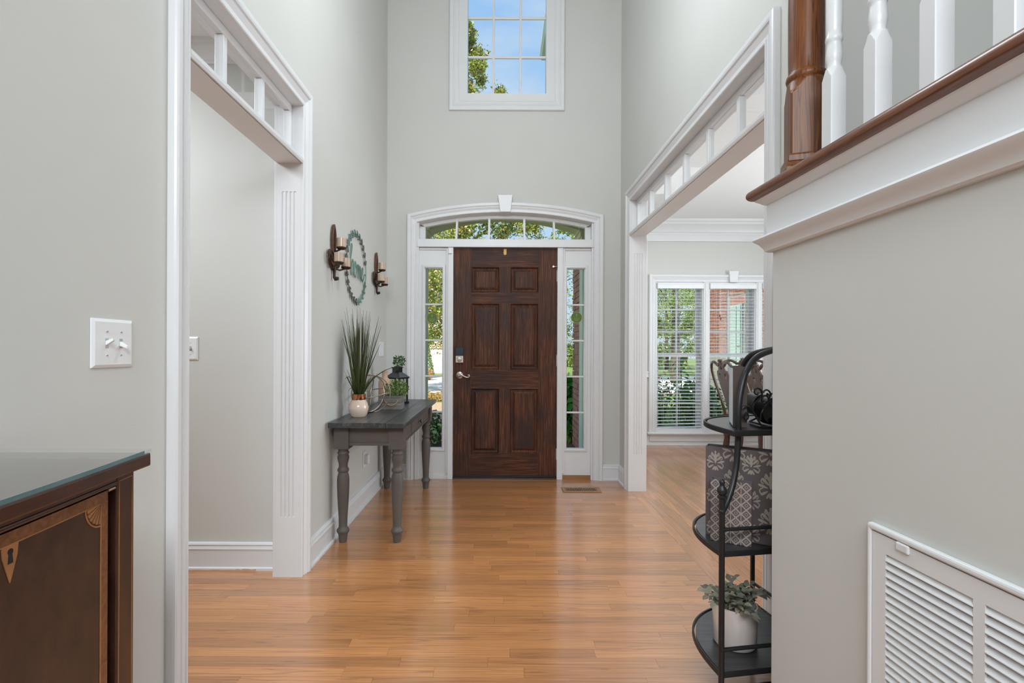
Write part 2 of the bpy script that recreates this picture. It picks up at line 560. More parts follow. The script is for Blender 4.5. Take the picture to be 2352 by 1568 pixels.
stuff_h, stuff_d = MB(), MB()


def stuff_plank(mb, x0, x1, y0, y1):
    g, c, h = .0003, .0003, .019
    a, b, d, e = x0 + g, x1 - g, y0 + g, y1 - g
    mb.box(a, b, d, e, -h, 0)


n_pl = 0
row = 0
y = 4.43
while y > -6.0:
    y0 = y - PW
    xa, xb = (-4.0, 1.062) if y > -1.2 else (-4.0, 4.0)
    x = xa - prnd.uniform(0, .9)
    while x < xb:
        L = prnd.choice((.32, .46, .62, .78, .95, 1.2))
        a, b = max(x, xa), min(x + L, xb)
        x += L
        if b - a < .03:
            continue
        vis = y0 > 1.70 and y0 < 4.42 and b > (-1.78 if y0 < 2.62 else -1.02)
        if vis and n_pl < 235:
            put_plank(b - a, PW, (a + b) / 2, (y + y0) / 2, 'X')
            n_pl += 1
        elif not (y0 > 2.75 and b < -1.15):
            stuff_plank(stuff_h, a, b, y0, y)
    y -= PW
# dining room strips run towards the window; a border strip lies in the opening
x = 1.062
col_i = 0
while x < 4.5:
    x1 = x + PW
    y = 1.75 - prnd.uniform(0, .8)
    while y < 6.09:
        L = prnd.choice((.45, .62, .78, .95, 1.2))
        a, b = max(y, 1.75), min(y + L, 6.09)
        y += L
        if b - a < .03:
            continue
        if x < 2.0 and b > 2.6 and n_pl < 298 and (b > 3.0 or x < 1.5):
            put_plank(b - a, PW, x + PW / 2, (a + b) / 2, 'Y')
            n_pl += 1
        else:
            # laid along Y: build rotated in the part's own frame
            stuff_plank(stuff_d, a, b, -x1, -x)
    x = x1
obj('planking', stuff_h, FLOORM, floor, recalc=False, kind='stuff')
so = obj('planking', stuff_d, FLOORM, floor, recalc=False, kind='stuff')
so.rotation_euler = (0, 0, R(90))

# ---- walls
LO0, LO1, OT = 1.573, 2.527, 2.385        # left opening (rough)
RO0, RO1 = 1.968, 4.085                   # right opening (rough)
wall_cells('wall_left', lambda u, v, t: (t, u, v), [-1.2, LO0, LO1, YF + .15], [0, OT, CEILZ], [(LO0, LO1, -1, OT)], XL - .12, XL,
           label='pale greige left hall wall with cased opening', cat='wall')
wall_cells('wall_right', lambda u, v, t: (t, u, v), [1.65, RO0, RO1, YF], [0, OT, CEILZ], [(RO0, RO1, -1, OT)], XR, XR + .12,
           label='pale greige right hall wall with wide dining room opening', cat='wall')

XC = fx(1159.5)
AH, ATOP, ARISE = .778, 2.352, .090       # casing inner arch: half width, crown, rise


def arc(x, half, rise, ztop, xc=XC):
    Rr = (half * half + rise * rise) / (2 * rise)
    return ztop - (Rr - math.sqrt(max(Rr * Rr - (x - xc) ** 2, 0)))


UW0, UW1, UZ0 = fx(1066), fx(1257), fz(221)     # upper window rough hole
UZ1 = 5.06
fw = MB()
WX0, WX1 = XL, XR + .12
hx0, hx1 = XC - AH - .012, XC + AH + .012
def fbox(a, b, c, d):
    fw.box(a, b, YF, YF + .15, c, d)
fbox(WX0, hx0, 0, 2.6); fbox(hx1, WX1, 0, 2.6)
N = 28
for i in range(N):
    a, b = hx0 + (hx1 - hx0) * i / N, hx0 + (hx1 - hx0) * (i + 1) / N
    za, zb = arc(a, AH + .012, ARISE, ATOP + .01), arc(b, AH + .012, ARISE, ATOP + .01)
    fw.hexa([(a, YF, za), (b, YF, zb), (b, YF + .15, zb), (a, YF + .15, za)], [(a, YF, 2.6), (b, YF, 2.6), (b, YF + .15, 2.6), (a, YF + .15, 2.6)])
fbox(WX0, WX1, 2.6, UZ0); fbox(WX0, UW0, UZ0, UZ1); fbox(UW1, WX1, UZ0, UZ1); fbox(WX0, WX1, UZ1, CEILZ)
obj('wall_front', fw, WALL, label='greige two storey wall around the front door', cat='wall', kind='structure')

# side room
wall_cells('wall_side_room', lambda u, v, t: (u, t, v), [-4.0, XL - .12], [0, CEILZ], [], 2.60, 2.75, label='greige side room wall seen through the left opening', cat='wall')
obj('wall_side_room_far', MB().box(-4.15, -4.0, -6, 2.75, 0, CEILZ), WALL, label='far greige wall of the side room', cat='wall', kind='structure')
obj('wall_side_room_rear', MB().box(-4.0, XL - .12, -1.32, -1.2, 0, CEILZ), WALL, label='rear greige wall of the side room', cat='wall', kind='structure')
obj('ceiling_side_room', MB().box(-4.0, XL - .12, -1.2, 2.60, ROOMZ, ROOMZ + .1), CEIL, label='white ceiling of the side room', cat='ceiling', kind='structure')
# great room behind
obj('wall_back', MB().box(-4.15, 4.15, -6.15, -6.0, 0, CEILZ), WALL, label='greige wall behind the viewer', cat='wall', kind='structure')
obj('wall_right_rear', MB().box(4.0, 4.15, -6, -1.0, 0, CEILZ), WALL, label='greige right wall of the rear room', cat='wall', kind='structure')
obj('ceiling', MB().box(-4.15, 4.15, -6.15, YF + .15, CEILZ, CEILZ + .12), CEIL, label='high white foyer ceiling', cat='ceiling', kind='structure')

# dining room
DY, DXR = 6.07, 4.45
DW = []                                          # window openings (x0, x1)
for k in range(3):
    a = wx(1507, DY) + k * .636
    DW.append((a, a + .568))
DZ0, DZ1 = wz(978, DY) - .03, wz(652, DY) + .02
wall_cells('wall_dining_front', lambda u, v, t: (u, t, v), [1.18, DXR] + [e for w in DW for e in w], [0, DZ0, DZ1, 2.95], [(a, b, DZ0, DZ1) for a, b in DW], DY, DY + .16,
           label='greige dining room wall with the triple window', cat='wall')
obj('wall_dining_right', MB().box(DXR, DXR + .12, 1.77, DY + .16, 0, 2.95), WALL, label='right greige wall of the dining room', cat='wall', kind='structure')
obj('wall_dining_left', MB().box(1.06, 1.18, YF + .151, DY + .16, 0, 2.95), WALL, label='greige dining room wall beside the porch', cat='wall', kind='structure')
obj('wall_landing_front', MB().box(XR + .12, DXR + .12, 1.65, 1.77, 0, CEILZ), WALL, label='greige wall behind the white stair balusters', cat='wall', kind='structure')
obj('ceiling_dining', MB().box(1.18, DXR, 1.77, DY, ROOMZ, ROOMZ + .1), CEIL, label='white dining room ceiling', cat='ceiling', kind='structure')
obj('wall_landing_right', MB().box(2.15, 2.27, -1.0, 1.65, 0, CEILZ), WALL, label='greige stairwell side wall', cat='wall', kind='structure')
obj('wall_landing_rear', MB().box(.86, 4.0, -1.12, -1.0, 0, CEILZ), WALL, label='greige wall closing the stairwell', cat='wall', kind='structure')

# ---- profiles
CASE = [(0, 0), (0, .012), (.004, .015), (.010, .015), (.013, .011), (.026, .012), (.036, .017), (.046, .022), (.050, .018), (.054, .018), (.058, .026), (.066, .029), (.080, .029), (.087, .026), (.09, .020), (.09, 0)]
BASEP = [(0, 0), (0, .026), (.012, .026), (.016, .016), (.105, .016), (.108, .020), (.116, .016), (.126, .013), (.130, .017), (.137, .013), (.140, 0)]
CROWNP = [(0, 0), (0, .018), (.022, .018), (.03, .03), (.065, .045), (.10, .075), (.115, .092), (.135, .095), (.15, .11), (.175, .115), (.175, 0)]


def baseboard(name, a, b, nrm, label):
    return obj(name, MB().sweep(BASEP, [a, b], nrm, flip=1 if (Vector(b) - Vector(a)).cross(Vector(nrm)).z > 0 else -1), TRIM, smooth=30, label=label, cat='baseboard', kind='structure')


baseboard('baseboard_left', (XL, 2.60, 0), (XL, YF, 0), (1, 0, 0), 'white baseboard along the left wall behind the console table')
baseboard('baseboard_near', (XL, -1.2, 0), (XL, 1.488, 0), (1, 0, 0), 'white baseboard behind the sideboard')
sb = thing('baseboard_side_room', (-2.5, 2.6, 0), 'white baseboard of the side room, chipped to bare wood along the floor', 'baseboard', kind='structure')
obj('board', MB().sweep(BASEP, [(-4.0, 2.60, 0), (XL - .12, 2.60, 0)], (0, -1, 0), flip=1 if Vector((1, 0, 0)).cross(Vector((0, -1, 0))).z > 0 else -1), TRIM, sb, smooth=30)
chip = MB()
cr = random.Random(4)
cx = wx(431, 2.573)
ce = wx(600, 2.573)
pts = []
k = 0
while cx < ce:
    pts.append((cx, .0045 + cr.uniform(-.001, .0025) + (.005 if cx > wx(540, 2.57) and k % 3 else 0)))
    cx += cr.uniform(.010, .03)
    k += 1
poly = [(pts[0][0], 0.0)] + pts + [(pts[-1][0], 0.0)]
chip.prism(poly, lambda u, v, t: (u, t, v), 2.5725, 2.5745)
obj('bare_patch', chip, BASEW, sb, label='bare wood where the paint has chipped off')
baseboard('baseboard_front_left', (XL, YF, 0), (fx(936), YF, 0), (0, -1, 0), 'short white baseboard between left corner and door casing')
baseboard('baseboard_front_right', (fx(1383), YF, 0), (XR, YF, 0), (0, -1, 0), 'short white baseboard right of the door casing')
baseboard('baseboard_right', (XR, 4.16, 0), (XR, YF, 0), (-1, 0, 0), 'white baseboard in the right front corner')
baseboard('baseboard_dining', (1.18, DY, 0), (DXR, DY, 0), (0, -1, 0), 'white baseboard under the dining room window')
baseboard('baseboard_landing', (.80, 1.434, 0), (XR, 1.434, 0), (0, 1, 0), 'white baseboard at the stair wall end')

# crown and chair rail
cm = thing('trim_1', (1.2, DY, 2.5), 'white crown moulding round the dining room ceiling', 'moulding', kind='structure')
obj('crown', MB().sweep([(a, b) for a, b in CROWNP], [(1.18, DY - .001, ROOMZ - .1755), (DXR, DY - .001, ROOMZ - .1755)], (0, -1, 0), flip=-1 if Vector((1, 0, 0)).cross(Vector((0, -1, 0))).z < 0 else 1), TRIM, cm, smooth=25)
obj('frieze', MB().box(1.181, DXR, DY - .012, DY - .0005, wz(553, DY) + .011, ROOMZ - .17).box(1.181, DXR, DY - .022, DY - .0005, wz(553, DY), wz(553, DY) + .012), TRIM, cm)
sc_ = thing('trim_2', (-2.5, 2.6, 2.5), 'white crown moulding in the side room', 'moulding', kind='structure')
obj('crown', MB().sweep([(a * .6, b * .6) for a, b in CROWNP], [(-4.0, 2.60, ROOMZ - .105), (XL - .12, 2.60, ROOMZ - .105)], (0, -1, 0), flip=-1), TRIM, sc_, smooth=25)
cz = wz(858, DY)
cr2 = thing('trim_3', (1.5, DY, cz), 'white chair rail along the dining room wall', 'moulding', kind='structure')
obj('rail', MB().box(1.18, wx(1489, DY), DY - .022, DY, cz - .035, cz + .035).box(1.18, wx(1489, DY), DY - .032, DY, cz + .018, cz + .034), TRIM, cr2, bevel=.004)


# ---- cased openings with transoms
def opening(name, side, X, y0, y1, n_panes, label):
    s = 1 if side == 'L' else -1            # casing faces +X on the left wall
    xo = X - s * .128                       # far face of the jamb
    ztop, zin = 2.36, 2.105
    t = thing(name, (X, (y0 + y1) / 2, 0), label, 'opening', kind='structure')
    path = [(X, y1, 0), (X, y1, ztop), (X, y0, ztop), (X, y0, 0)]
    d = Vector((0, 0, 1)).cross(Vector((s, 0, 0)))     # outward at first leg must be +Y
    obj('casing', MB().sweep(CASE, path, (s, 0, 0), flip=1 if d.y > 0 else -1), TRIM, t)
    path2 = [(xo + s * .008, p[1], p[2]) for p in path]
    d = Vector((0, 0, 1)).cross(Vector((-s, 0, 0)))
    obj('casing', MB().sweep(CASE, path2, (-s, 0, 0), flip=1 if d.y > 0 else -1), TRIM, t)
    xa, xb = sorted((X - s * .0003, X - s * .1197))
    # near jamb board, head board
    obj('jamb', MB().box(xa, xb, y0 - .018, y0, 0, ztop + .018), TRIM, t)
    obj('head', MB().box(xa, xb, y0, y1, ztop, ztop + .018), TRIM, t)
    # far jamb: fluted pilaster facing the viewer
    zf0, zf1 = .30, 1.93
    pm = MB()
    pm.box(xa, xb, y1, y1 + .018, 0, zf0).box(xa, xb, y1, y1 + .018, zf1, ztop + .018)
    lead = .016
    nfl = 4
    marg = .020 if side == 'L' else .020
    w = (xb - xa) - 2 * marg
    pit = w / nfl
    rad = pit * .30
    prof = [(xa, y1)]
    for k in range(nfl):
        c = xa + marg + pit * (k + .5)
        for q in range(9):
            a = math.pi * q / 8
            prof.append((c - rad * math.cos(a), y1 + rad * .75 * math.sin(a)))
    prof += [(xb, y1), (xb, y1 + .018), (xa, y1 + .018)]
    pm.prism(prof, lambda u, v, tt: (u, v, tt), zf0, zf1)
    obj('pilaster', pm, TRIM, t, recalc=True)
    # transom bar with a stepped lip on the hall face
    obj('transom_bar', MB().box(xa, xb, y0, y1, 2.072, 2.098), TRIM, t)
    lip = [(0, 0), (0, .006), (.010, .010), (.022, .010), (.026, .004), (.033, 0)]
    obj('bar_lip', MB().sweep(lip, [(X + s * .004, y0, 2.072), (X + s * .004, y1, 2.072)], (s, 0, 0), flip=1 if Vector((0, 1, 0)).cross(Vector((s, 0, 0))).z > 0 else -1), TRIM, t)
    # sash
    xm = X - s * .062
    sa, sb_ = xm - .017, xm + .017
    obj('sash_rail', MB().box(sa, sb_, y0, y1, 2.098, 2.122), TRIM, t, bevel=.003)
    obj('sash_rail', MB().box(sa, sb_, y0, y1, ztop - .034, ztop), TRIM, t, bevel=.003)
    for yy0, yy1 in ((y0, y0 + .026), (y1 - .026, y1)):
        obj('sash_stile', MB().box(sa, sb_, yy0, yy1, 2.122, ztop - .034), TRIM, t, bevel=.003)
    ys = [y0 + (y1 - y0) * k / n_panes for k in range(n_panes + 1)]
    for k in range(1, n_panes):
        obj('mullion', MB().box(sa, sb_, ys[k] - .014, ys[k] + .014, 2.122, ztop - .034), TRIM, t, bevel=.003)
    for k in range(n_panes):
        a, b = ys[k] + (.026 if k == 0 else .014), ys[k + 1] - (.026 if k == n_panes - 1 else .014)
        obj('pane', MB().box(xm - .0015, xm + .0015, a, b, 2.122, ztop - .034), GLASST, t)
    return t


opening('trim_4', 'L', XL, 1.593, 2.507, 3, 'white cased opening with three pane transom and fluted pilaster in the left wall')
opening('trim_5', 'R', XR, 1.990, 4.063, 6, 'white cased opening with six pane transom into the dining room')

# ---- front door surround
du = thing('trim_6', (XC, YF, 0), 'white arched front door surround with keystone', 'door surround', kind='structure')
apath = [(XC - AH, YF, 0)]
NA = 26
for i in range(NA + 1):
    x = XC - AH + 2 * AH * i / NA
    apath.append((x, YF, arc(x, AH, ARISE, ATOP)))
apath.append((XC + AH, YF, 0))
CASE2 = [(a * .95, b) for a, b in CASE]
obj('casing', MB().sweep(CASE2, apath, (0, -1, 0), flip=1 if Vector((0, 0, 1)).cross(Vector((0, -1, 0))).x < 0 else -1), TRIM, du, smooth=10)
kz0, kz1 = fz(489), fz(451)
obj('keystone', MB().hexa([(fx(1147.5), YF - .042, kz0), (fx(1171), YF - .042, kz0), (fx(1171), YF, kz0), (fx(1147.5), YF, kz0)],
                          [(fx(1142), YF - .050, kz1), (fx(1175.5), YF - .050, kz1), (fx(1175.5), YF, kz1), (fx(1142), YF, kz1)]), TRIM, du, bevel=.003)
ys0, ys1 = YF + .025, YF + .12
obj('transom_bar', MB().box(XC - AH, XC + AH, YF + .004, ys1, fz(567.5), fz(548.5)).box(XC - AH, XC + AH, YF - .006, YF + .02, fz(567.5), fz(563.5)), TRIM, du, bevel=.003)
for xa, xb in ((fx(1028), fx(1040)), (fx(1280), fx(1293))):
    obj('jamb_post', MB().box(xa, xb, YF + .006, ys1, 0, fz(567.5)), TRIM, du, bevel=.003)
    xi = (xa - .018, xa) if xa < XC else (xb, xb + .018)
    obj('post_moulding', MB().box(xi[0], xi[1], YF + .018, ys1, .05, fz(567.5)), TRIM, du, bevel=.004)
for xa, xb in ((XC - AH, XC - AH + .016), (XC + AH - .016, XC + AH)):
    obj('side_jamb', MB().box(xa, xb, YF + .002, YF + .15, 0, fz(510)), TRIM, du)
# arched reveal
am = MB()
rings = []
for i in range(NA + 1):
    x = XC - AH + 2 * AH * i / NA
    z = arc(x, AH, ARISE, ATOP)
    rings.append([(x, YF + .002, z), (x, YF + .15, z), (x, YF + .15, z + .012), (x, YF + .002, z + .012)])
am.loft(rings)
obj('arch_jamb', am, TRIM, du, smooth=30)
obj('threshold', MB().box(fx(1040), fx(1280), YF + .012, YF + .16, -.005, .012), MAHOGD, du)
for xa, xb in ((XC - AH + .016, fx(1028)), (fx(1293), XC + AH - .016)):
    obj('sill', MB().box(xa, xb, YF + .02, YF + .12, 0, .036), SILLW if xa > XC else TRIM, du, label='bare oak sill below the right sidelight' if xa > XC else None)


# ---- sidelights
def sidelight(name, xa, xb, ga, gb, label):
    t = thing(name, ((xa + xb) / 2, YF + .05, .04), label, 'window', kind='structure')
    g1, g0 = fz(615), fz(1031)
    y0, y1 = YF + .032, YF + .085
    zb, zt = .036, fz(567.5)
    obj('panel', MB().box(xa, xb, y0, y1, g1, zt), TRIM, t)
    obj('panel', MB().box(xa, xb, y0, y1, zb, g0), TRIM, t)
    obj('stile', MB().box(xa, ga, y0, y1, g0, g1), TRIM, t)
    obj('stile', MB().box(gb, xb, y0, y1, g0, g1), TRIM, t)
    obj('head_mould', MB().box(xa, xb, y0 - .012, y0, zt - .022, zt), TRIM, t, bevel=.004)
    prof = [(0, 0), (0, .010), (.005, .014), (.012, .012), (.022, .008), (.026, .0)]
    path = [(ga - .004, y0, g0 - .004), (ga - .004, y0, g1 + .004), (gb + .004, y0, g1 + .004), (gb + .004, y0, g0 - .004)]
    obj('glazing_bead', MB().sweep(prof, path, (0, -1, 0), flip=1 if Vector((0, 0, 1)).cross(Vector((0, -1, 0))).x < 0 else -1, closed=True), TRIM, t, smooth=25)
    n = 5
    zs = [g0 + (g1 - g0) * k / n for k in range(n + 1)]
    for k in range(1, n):
        obj('muntin', MB().box(ga, gb, y0 + .012, y0 + .034, zs[k] - .0075, zs[k] + .0075), TRIM, t, bevel=.003)
    for k in range(n):
        obj('pane', MB().box(ga, gb, y0 + .022, y0 + .025, zs[k] + (.0075 if k else 0), zs[k + 1] - (.0075 if k < n - 1 else 0)), GLASS, t)
    return t


SL_L = (fx(974.5), fx(1014.5))
SL_R = (fx(1303), fx(1343.5))
sidelight('window_1', XC - AH + .016, fx(1028) - .0, SL_L[0], SL_L[1], 'five pane sidelight left of the front door')
sidelight('window_2', fx(1293), XC + AH - .016, SL_R[0], SL_R[1], 'five pane sidelight right of the front door')

# ---- arched transom window
aw = thing('window_3', (XC, YF + .07, 2.12), 'arched five pane transom above the front door', 'window', kind='structure')
gh, gtop, gr = .716, fz(496.5), .078
gz0 = fz(548.5)
am = MB()
rings = []
for i in range(NA + 1):
    x = XC - AH + .016 + 2 * (AH - .016) * i / NA
    zo = arc(x, AH, ARISE, ATOP)
    xi = XC + (x - XC) * gh / (AH - .016)
    zi = arc(xi, gh, gr, gtop)
    rings.append([(xi, YF + .075, zi), (xi, YF + .12, zi), (x, YF + .12, zo), (x, YF + .075, zo)])
am.loft(rings)
obj('arch_rail', am, TRIM, aw, smooth=30)
for xa, xb in ((XC - AH + .016, XC - gh), (XC + gh, XC + AH - .016)):
    obj('end_stile', MB().box(xa, xb, YF + .075, YF + .12, gz0, fz(516)), TRIM, aw)
mxs = [fx(p) for p in (1045, 1121.5, 1204.5, 1274.5)]
for x in mxs:
    obj('muntin', MB().hexa([(x - .009, YF + .07, gz0), (x + .009, YF + .07, gz0), (x + .009, YF + .1, gz0), (x - .009, YF + .1, gz0)],
                            [(q[0] - (x - XC) * .02, q[1], arc(x, AH, ARISE, ATOP)) for q in ((x - .009, YF + .07), (x + .009, YF + .07), (x + .009, YF + .1), (x - .009, YF + .1))]), TRIM, aw)
ed = [XC - gh] + mxs + [XC + gh]
for k in range(5):
    a, b = ed[k] + (.009 if k else 0), ed[k + 1] - (.009 if k < 4 else 0)
    pl_ = [(a, gz0), (b, gz0)] + [(b + (a - b) * i / 5, arc(b + (a - b) * i / 5, gh, gr, gtop)) for i in range(6)]
    obj('pane', MB().prism(pl_, lambda u, v, t: (u, t, v), YF + .086, YF + .089), GLASS, aw)

# ---- upper window
uw = thing('window_4', ((UW0 + UW1) / 2, YF + .05, UZ0), 'tall white window high above the front door showing sky and treetop', 'window', kind='structure')
ux0, ux1, uz0 = fx(1053), fx(1270), fz(232)
CASE3 = [(a, b) for a, b in CASE]
obj('casing', MB().sweep(CASE3, [(ux0, YF, uz0), (ux0, YF, 5.05), (ux1, YF, 5.05), (ux1, YF, uz0)], (0, -1, 0), flip=1 if Vector((0, 0, 1)).cross(Vector((0, -1, 0))).x < 0 else -1, closed=True), TRIM, uw)
g0x, g1x, g0z, g1z = fx(1071), fx(1252), fz(215), 5.0
fr_ = MB()
for a, b, c, d in ((ux0, g0x, uz0, 5.05), (g1x, ux1, uz0, 5.05), (g0x, g1x, uz0, g0z), (g0x, g1x, g1z, 5.05)):
    fr_.box(a, b, YF - .006, YF + .10, c, d)
obj('sash', fr_, TRIM, uw)
vx = [fx(1130.5), fx(1192.8)]
hz = [fz(125) + k * .3475 for k in range(4)]
for x in vx:
    obj('muntin', MB().box(x - .0095, x + .0095, YF + .035, YF + .06, g0z, g1z), TRIM, uw, bevel=.003)
for z in hz:
    obj('muntin', MB().box(g0x, g1x, YF + .038, YF + .058, z - .0095, z + .0095), TRIM, uw, bevel=.003)
xs_ = [g0x] + vx + [g1x]
zs_ = [g0z] + hz + [g1z]
for i in range(3):
    for j in range(5):
        if zs_[j + 1] - zs_[j] > .03:
            obj('pane', MB().box(xs_[i], xs_[i + 1], YF + .047, YF + .050, zs_[j] + .0096, zs_[j + 1] - .0096), GLASS, uw)

# ---- front door
dr = thing('door_1', (XC, YF + .05, .012), 'dark stained six panel wooden front door with lever handle', 'door', kind='structure')
D0, D1, Z0, Z1 = fx(1040.3), fx(1279.5), .013, fz(568.2)
yd, yd1 = YF + .035, YF + .08
sx = [fx(1081.5), fx(1147.5), fx(1171.5), fx(1237.5)]
pz = [(fz(1043), fz(892)), (fz(849), fz(695.5)), (fz(671), fz(611))]
obj('stile', MB().box(D0, sx[0], yd, yd1, Z0, Z1), DOORM['Z'], dr, bevel=.001)
obj('stile', MB().box(sx[3], D1, yd, yd1, Z0, Z1), DOORM['Z'], dr, bevel=.001)
for a, b in ((Z0, pz[0][0]), (pz[0][1], pz[1][0]), (pz[1][1], pz[2][0]), (pz[2][1], Z1)):
    obj('rail', MB().box(sx[0], sx[3], yd, yd1, a, b), DOORM['X'], dr, bevel=.0006)
for a, b in pz:
    obj('mid_stile', MB().box(sx[1], sx[2], yd, yd1, a, b), DOORM['Z'], dr, bevel=.0006)
    for xa, xb in ((sx[0], sx[1]), (sx[2], sx[3])):
        rings = []
        for ins, dep in ((0, -.0015), (.004, -.003), (.009, .004), (.013, .013), (.020, .016), (.026, .016), (.029, .0135), (.044, .0045), (.047, .0035)):
            rings.append([(xa + ins, yd + dep, a + ins), (xb - ins, yd + dep, a + ins), (xb - ins, yd + dep, b - ins), (xa + ins, yd + dep, b - ins)])
        pb_ = MB().loft(rings, caps=False)
        pb_.add(rings[-1], [(0, 1, 2, 3)])
        obj('panel', pb_, DOORM['Z'], dr)
# lever
lx, lz = fx(1055.3), fz(862)
lv = obj('lever_rose', MB().lathe([(.001, -.001), (.031, -.001), (.032, -.004), (.030, -.009), (.022, -.012), (.014, -.016), (.012, -.034), (.014, -.040), (.009, -.046), (.001, -.047)], (lx, yd, lz), 28, 'Y'), NICK, dr, smooth=40, label='satin nickel rose')
pts = [(lx, yd - .042, lz), (lx + .022, yd - .046, lz + .004), (lx + .045, yd - .046, lz - .010), (lx + .066, yd - .046, lz - .018), (lx + .082, yd - .046, lz - .016), (lx + .090, yd - .046, lz - .006), (lx + .087, yd - .046, lz + .004), (lx + .079, yd - .046, lz + .004), (lx + .077, yd - .046, lz - .003)]
obj('lever', MB().tube(pts, [.010, .008, .0065, .006, .0055, .005, .0045, .0045, .003], 10), NICK, lv, smooth=60, label='curled satin nickel lever')
kx, kz = fx(1055), fz(816)
dk = obj('keypad_lock', MB().box(kx - .034, kx + .034, yd - .022, yd, kz - .066, kz - .004), NICK, dr, bevel=.003, label='satin nickel deadbolt plate')
obj('lock_cover', MB().box(kx - .035, kx + .035, yd - .026, yd, kz - .004, kz + .066), mat('navy_plastic', (.012, .02, .03), rough=.35), dk, bevel=.003, label='dark blue-black lock cover')
obj('thumb_turn', MB().lathe([(.001, -.020), (.020, -.020), (.022, -.026), (.018, -.030), (.001, -.031)], (kx, yd, kz - .034), 20, 'Y').box(kx - .013, kx + .013, yd - .044, yd - .03, kz - .040, kz - .028), NICK, dk, smooth=40)
for z in (.22, 1.05, 1.80):
    hg = obj('hinge', MB().tube([(D1 + .004, yd - .004, z - .05), (D1 + .004, yd - .004, z + .05)], .007, 8), TRIM, dr, smooth=50)
obj('hinge_stop', MB().tube([(D1 + .004, yd - .008, fz(610)), (D1 - .028, yd - .016, fz(611)), (D1 - .034, yd - .012, fz(611))], .004, 8).lathe([(.001, -.028), (.008, -.028), (.008, -.006), (.001, -.006)], (D1 - .034, yd, fz(611)), 10, 'Y'), NICK, dr, smooth=40)
bz = fz(571)
obj('latch_strike', MB().prism([(fx(1156), bz + .004)] + [(fx(1159.2) + .0125 * math.cos(a), fz(580.5) + .0125 * math.sin(a)) for a in [math.pi + math.pi * k / 10 for k in range(11)]] + [(fx(1162.4), bz + .004)], lambda u, v, t: (u, t, v), yd - .004, yd), BRASS, dr, label='small brass tab at the top of the door')
obj('door_sweep', MB().box(D0, D1, yd - .004, yd, .013, .030), BLACKM, dr)
for nm, px, py, w_, h_ in (('door_sensor', 1033.5, 576.5, .030, .048),):
    o = obj(nm, MB().box(fx(px) - w_ / 2, fx(px) + w_ / 2, YF - .012, YF + .006, fz(py) - h_ / 2, fz(py) + h_ / 2), PLATE, origin=(fx(px), YF, fz(py)), bevel=.003, label='small white contact sensor on the door frame top corner', cat='sensor')

# ---- dining window
dwn = thing('window_5', (2.8, DY, .16), 'white triple dining room window with wooden blinds', 'window', kind='structure')
cx0, cx1 = DW[0][0] - .002, DW[2][1] + .002
czb, czt = wz(990, DY), wz(650, DY) + .022
P3 = [(cx0, DY, czb), (cx0, DY, czt), (cx1, DY, czt), (cx1, DY, czb)]
obj('casing', MB().sweep(CASE, P3, (0, -1, 0), flip=1 if Vector((0, 0, 1)).cross(Vector((0, -1, 0))).x < 0 else -1), TRIM, dwn)
kx_ = (DW[1][0] + DW[1][1]) / 2
kzb, kzt = czt - .005, czt + .13
obj('keystone', MB().hexa([(kx_ - .045, DY - .045, kzb), (kx_ + .045, DY - .045, kzb), (kx_ + .045, DY, kzb), (kx_ - .045, DY, kzb)],
                          [(kx_ - .058, DY - .05, kzt), (kx_ + .058, DY - .05, kzt), (kx_ + .058, DY, kzt), (kx_ - .058, DY, kzt)]), TRIM, dwn, bevel=.003)
obj('stool', MB().box(cx0 - .11, cx1 + .11, DY - .06, DY + .02, czb - .024, czb), TRIM, dwn, bevel=.007)
obj('apron', MB().box(cx0 - .08, cx1 + .08, DY - .026, DY, czb - .11, czb - .024).box(cx0 - .08, cx1 + .08, DY - .034, DY, czb - .046, czb - .024), TRIM, dwn, bevel=.004)
for k in range(2):
    a, b = DW[k][1], DW[k + 1][0]
    obj('mullion_casing', MB().box(a, b, DY - .016, DY, czb, czt).box(a + .018, b - .018, DY - .022, DY, czb, czt), TRIM, dwn, bevel=.003)
YG = DY + .105
for (a, b) in DW:
    sash = MB()
    st = .036
    z0, zm, z1 = czb + .02, wz(813, YG), czt - .02
    # jamb lining
    lin = MB().box(a, a + .012, DY - .002, DY + .158, czb, czt).box(b - .012, b, DY - .002, DY + .158, czb, czt).box(a, b, DY - .0015, DY + .157, czt - .012, czt).box(a, b, DY - .004, DY + .156, czb - .004, czb + .045)
    obj('jamb', lin, TRIM, dwn)
    for (zz0, zz1, yy) in ((z0, zm + .018, YG - .02), (zm - .018, z1, YG + .015)):
        s = MB()
        s.box(a + .012, a + .012 + st, yy - .017, yy + .017, zz0, zz1).box(b - .012 - st, b - .012, yy - .017, yy + .017, zz0, zz1)
        s.box(a + .012, b - .012, yy - .0165, yy + .0165, zz0, zz0 + st).box(a + .012, b - .012, yy - .0165, yy + .0165, zz1 - st, zz1)
        sa_ = obj('sash', s, TRIM, dwn)
        gx0, gx1, gz0_, gz1_ = a + .012 + st, b - .012 - st, zz0 + st, zz1 - st
        mm = (gx0 + gx1) / 2
        obj('muntin', MB().box(mm - .009, mm + .009, yy - .012, yy + .012, gz0_, gz1_), TRIM, sa_)
        for q in (1, 2):
            zq = gz0_ + (gz1_ - gz0_) * q / 3
            obj('muntin', MB().box(gx0, gx1, yy - .011, yy + .011, zq - .009, zq + .009), TRIM, sa_)
        obj('pane', MB().box(gx0, gx1, yy - .001, yy + .002, gz0_, gz1_), GLASS, sa_)
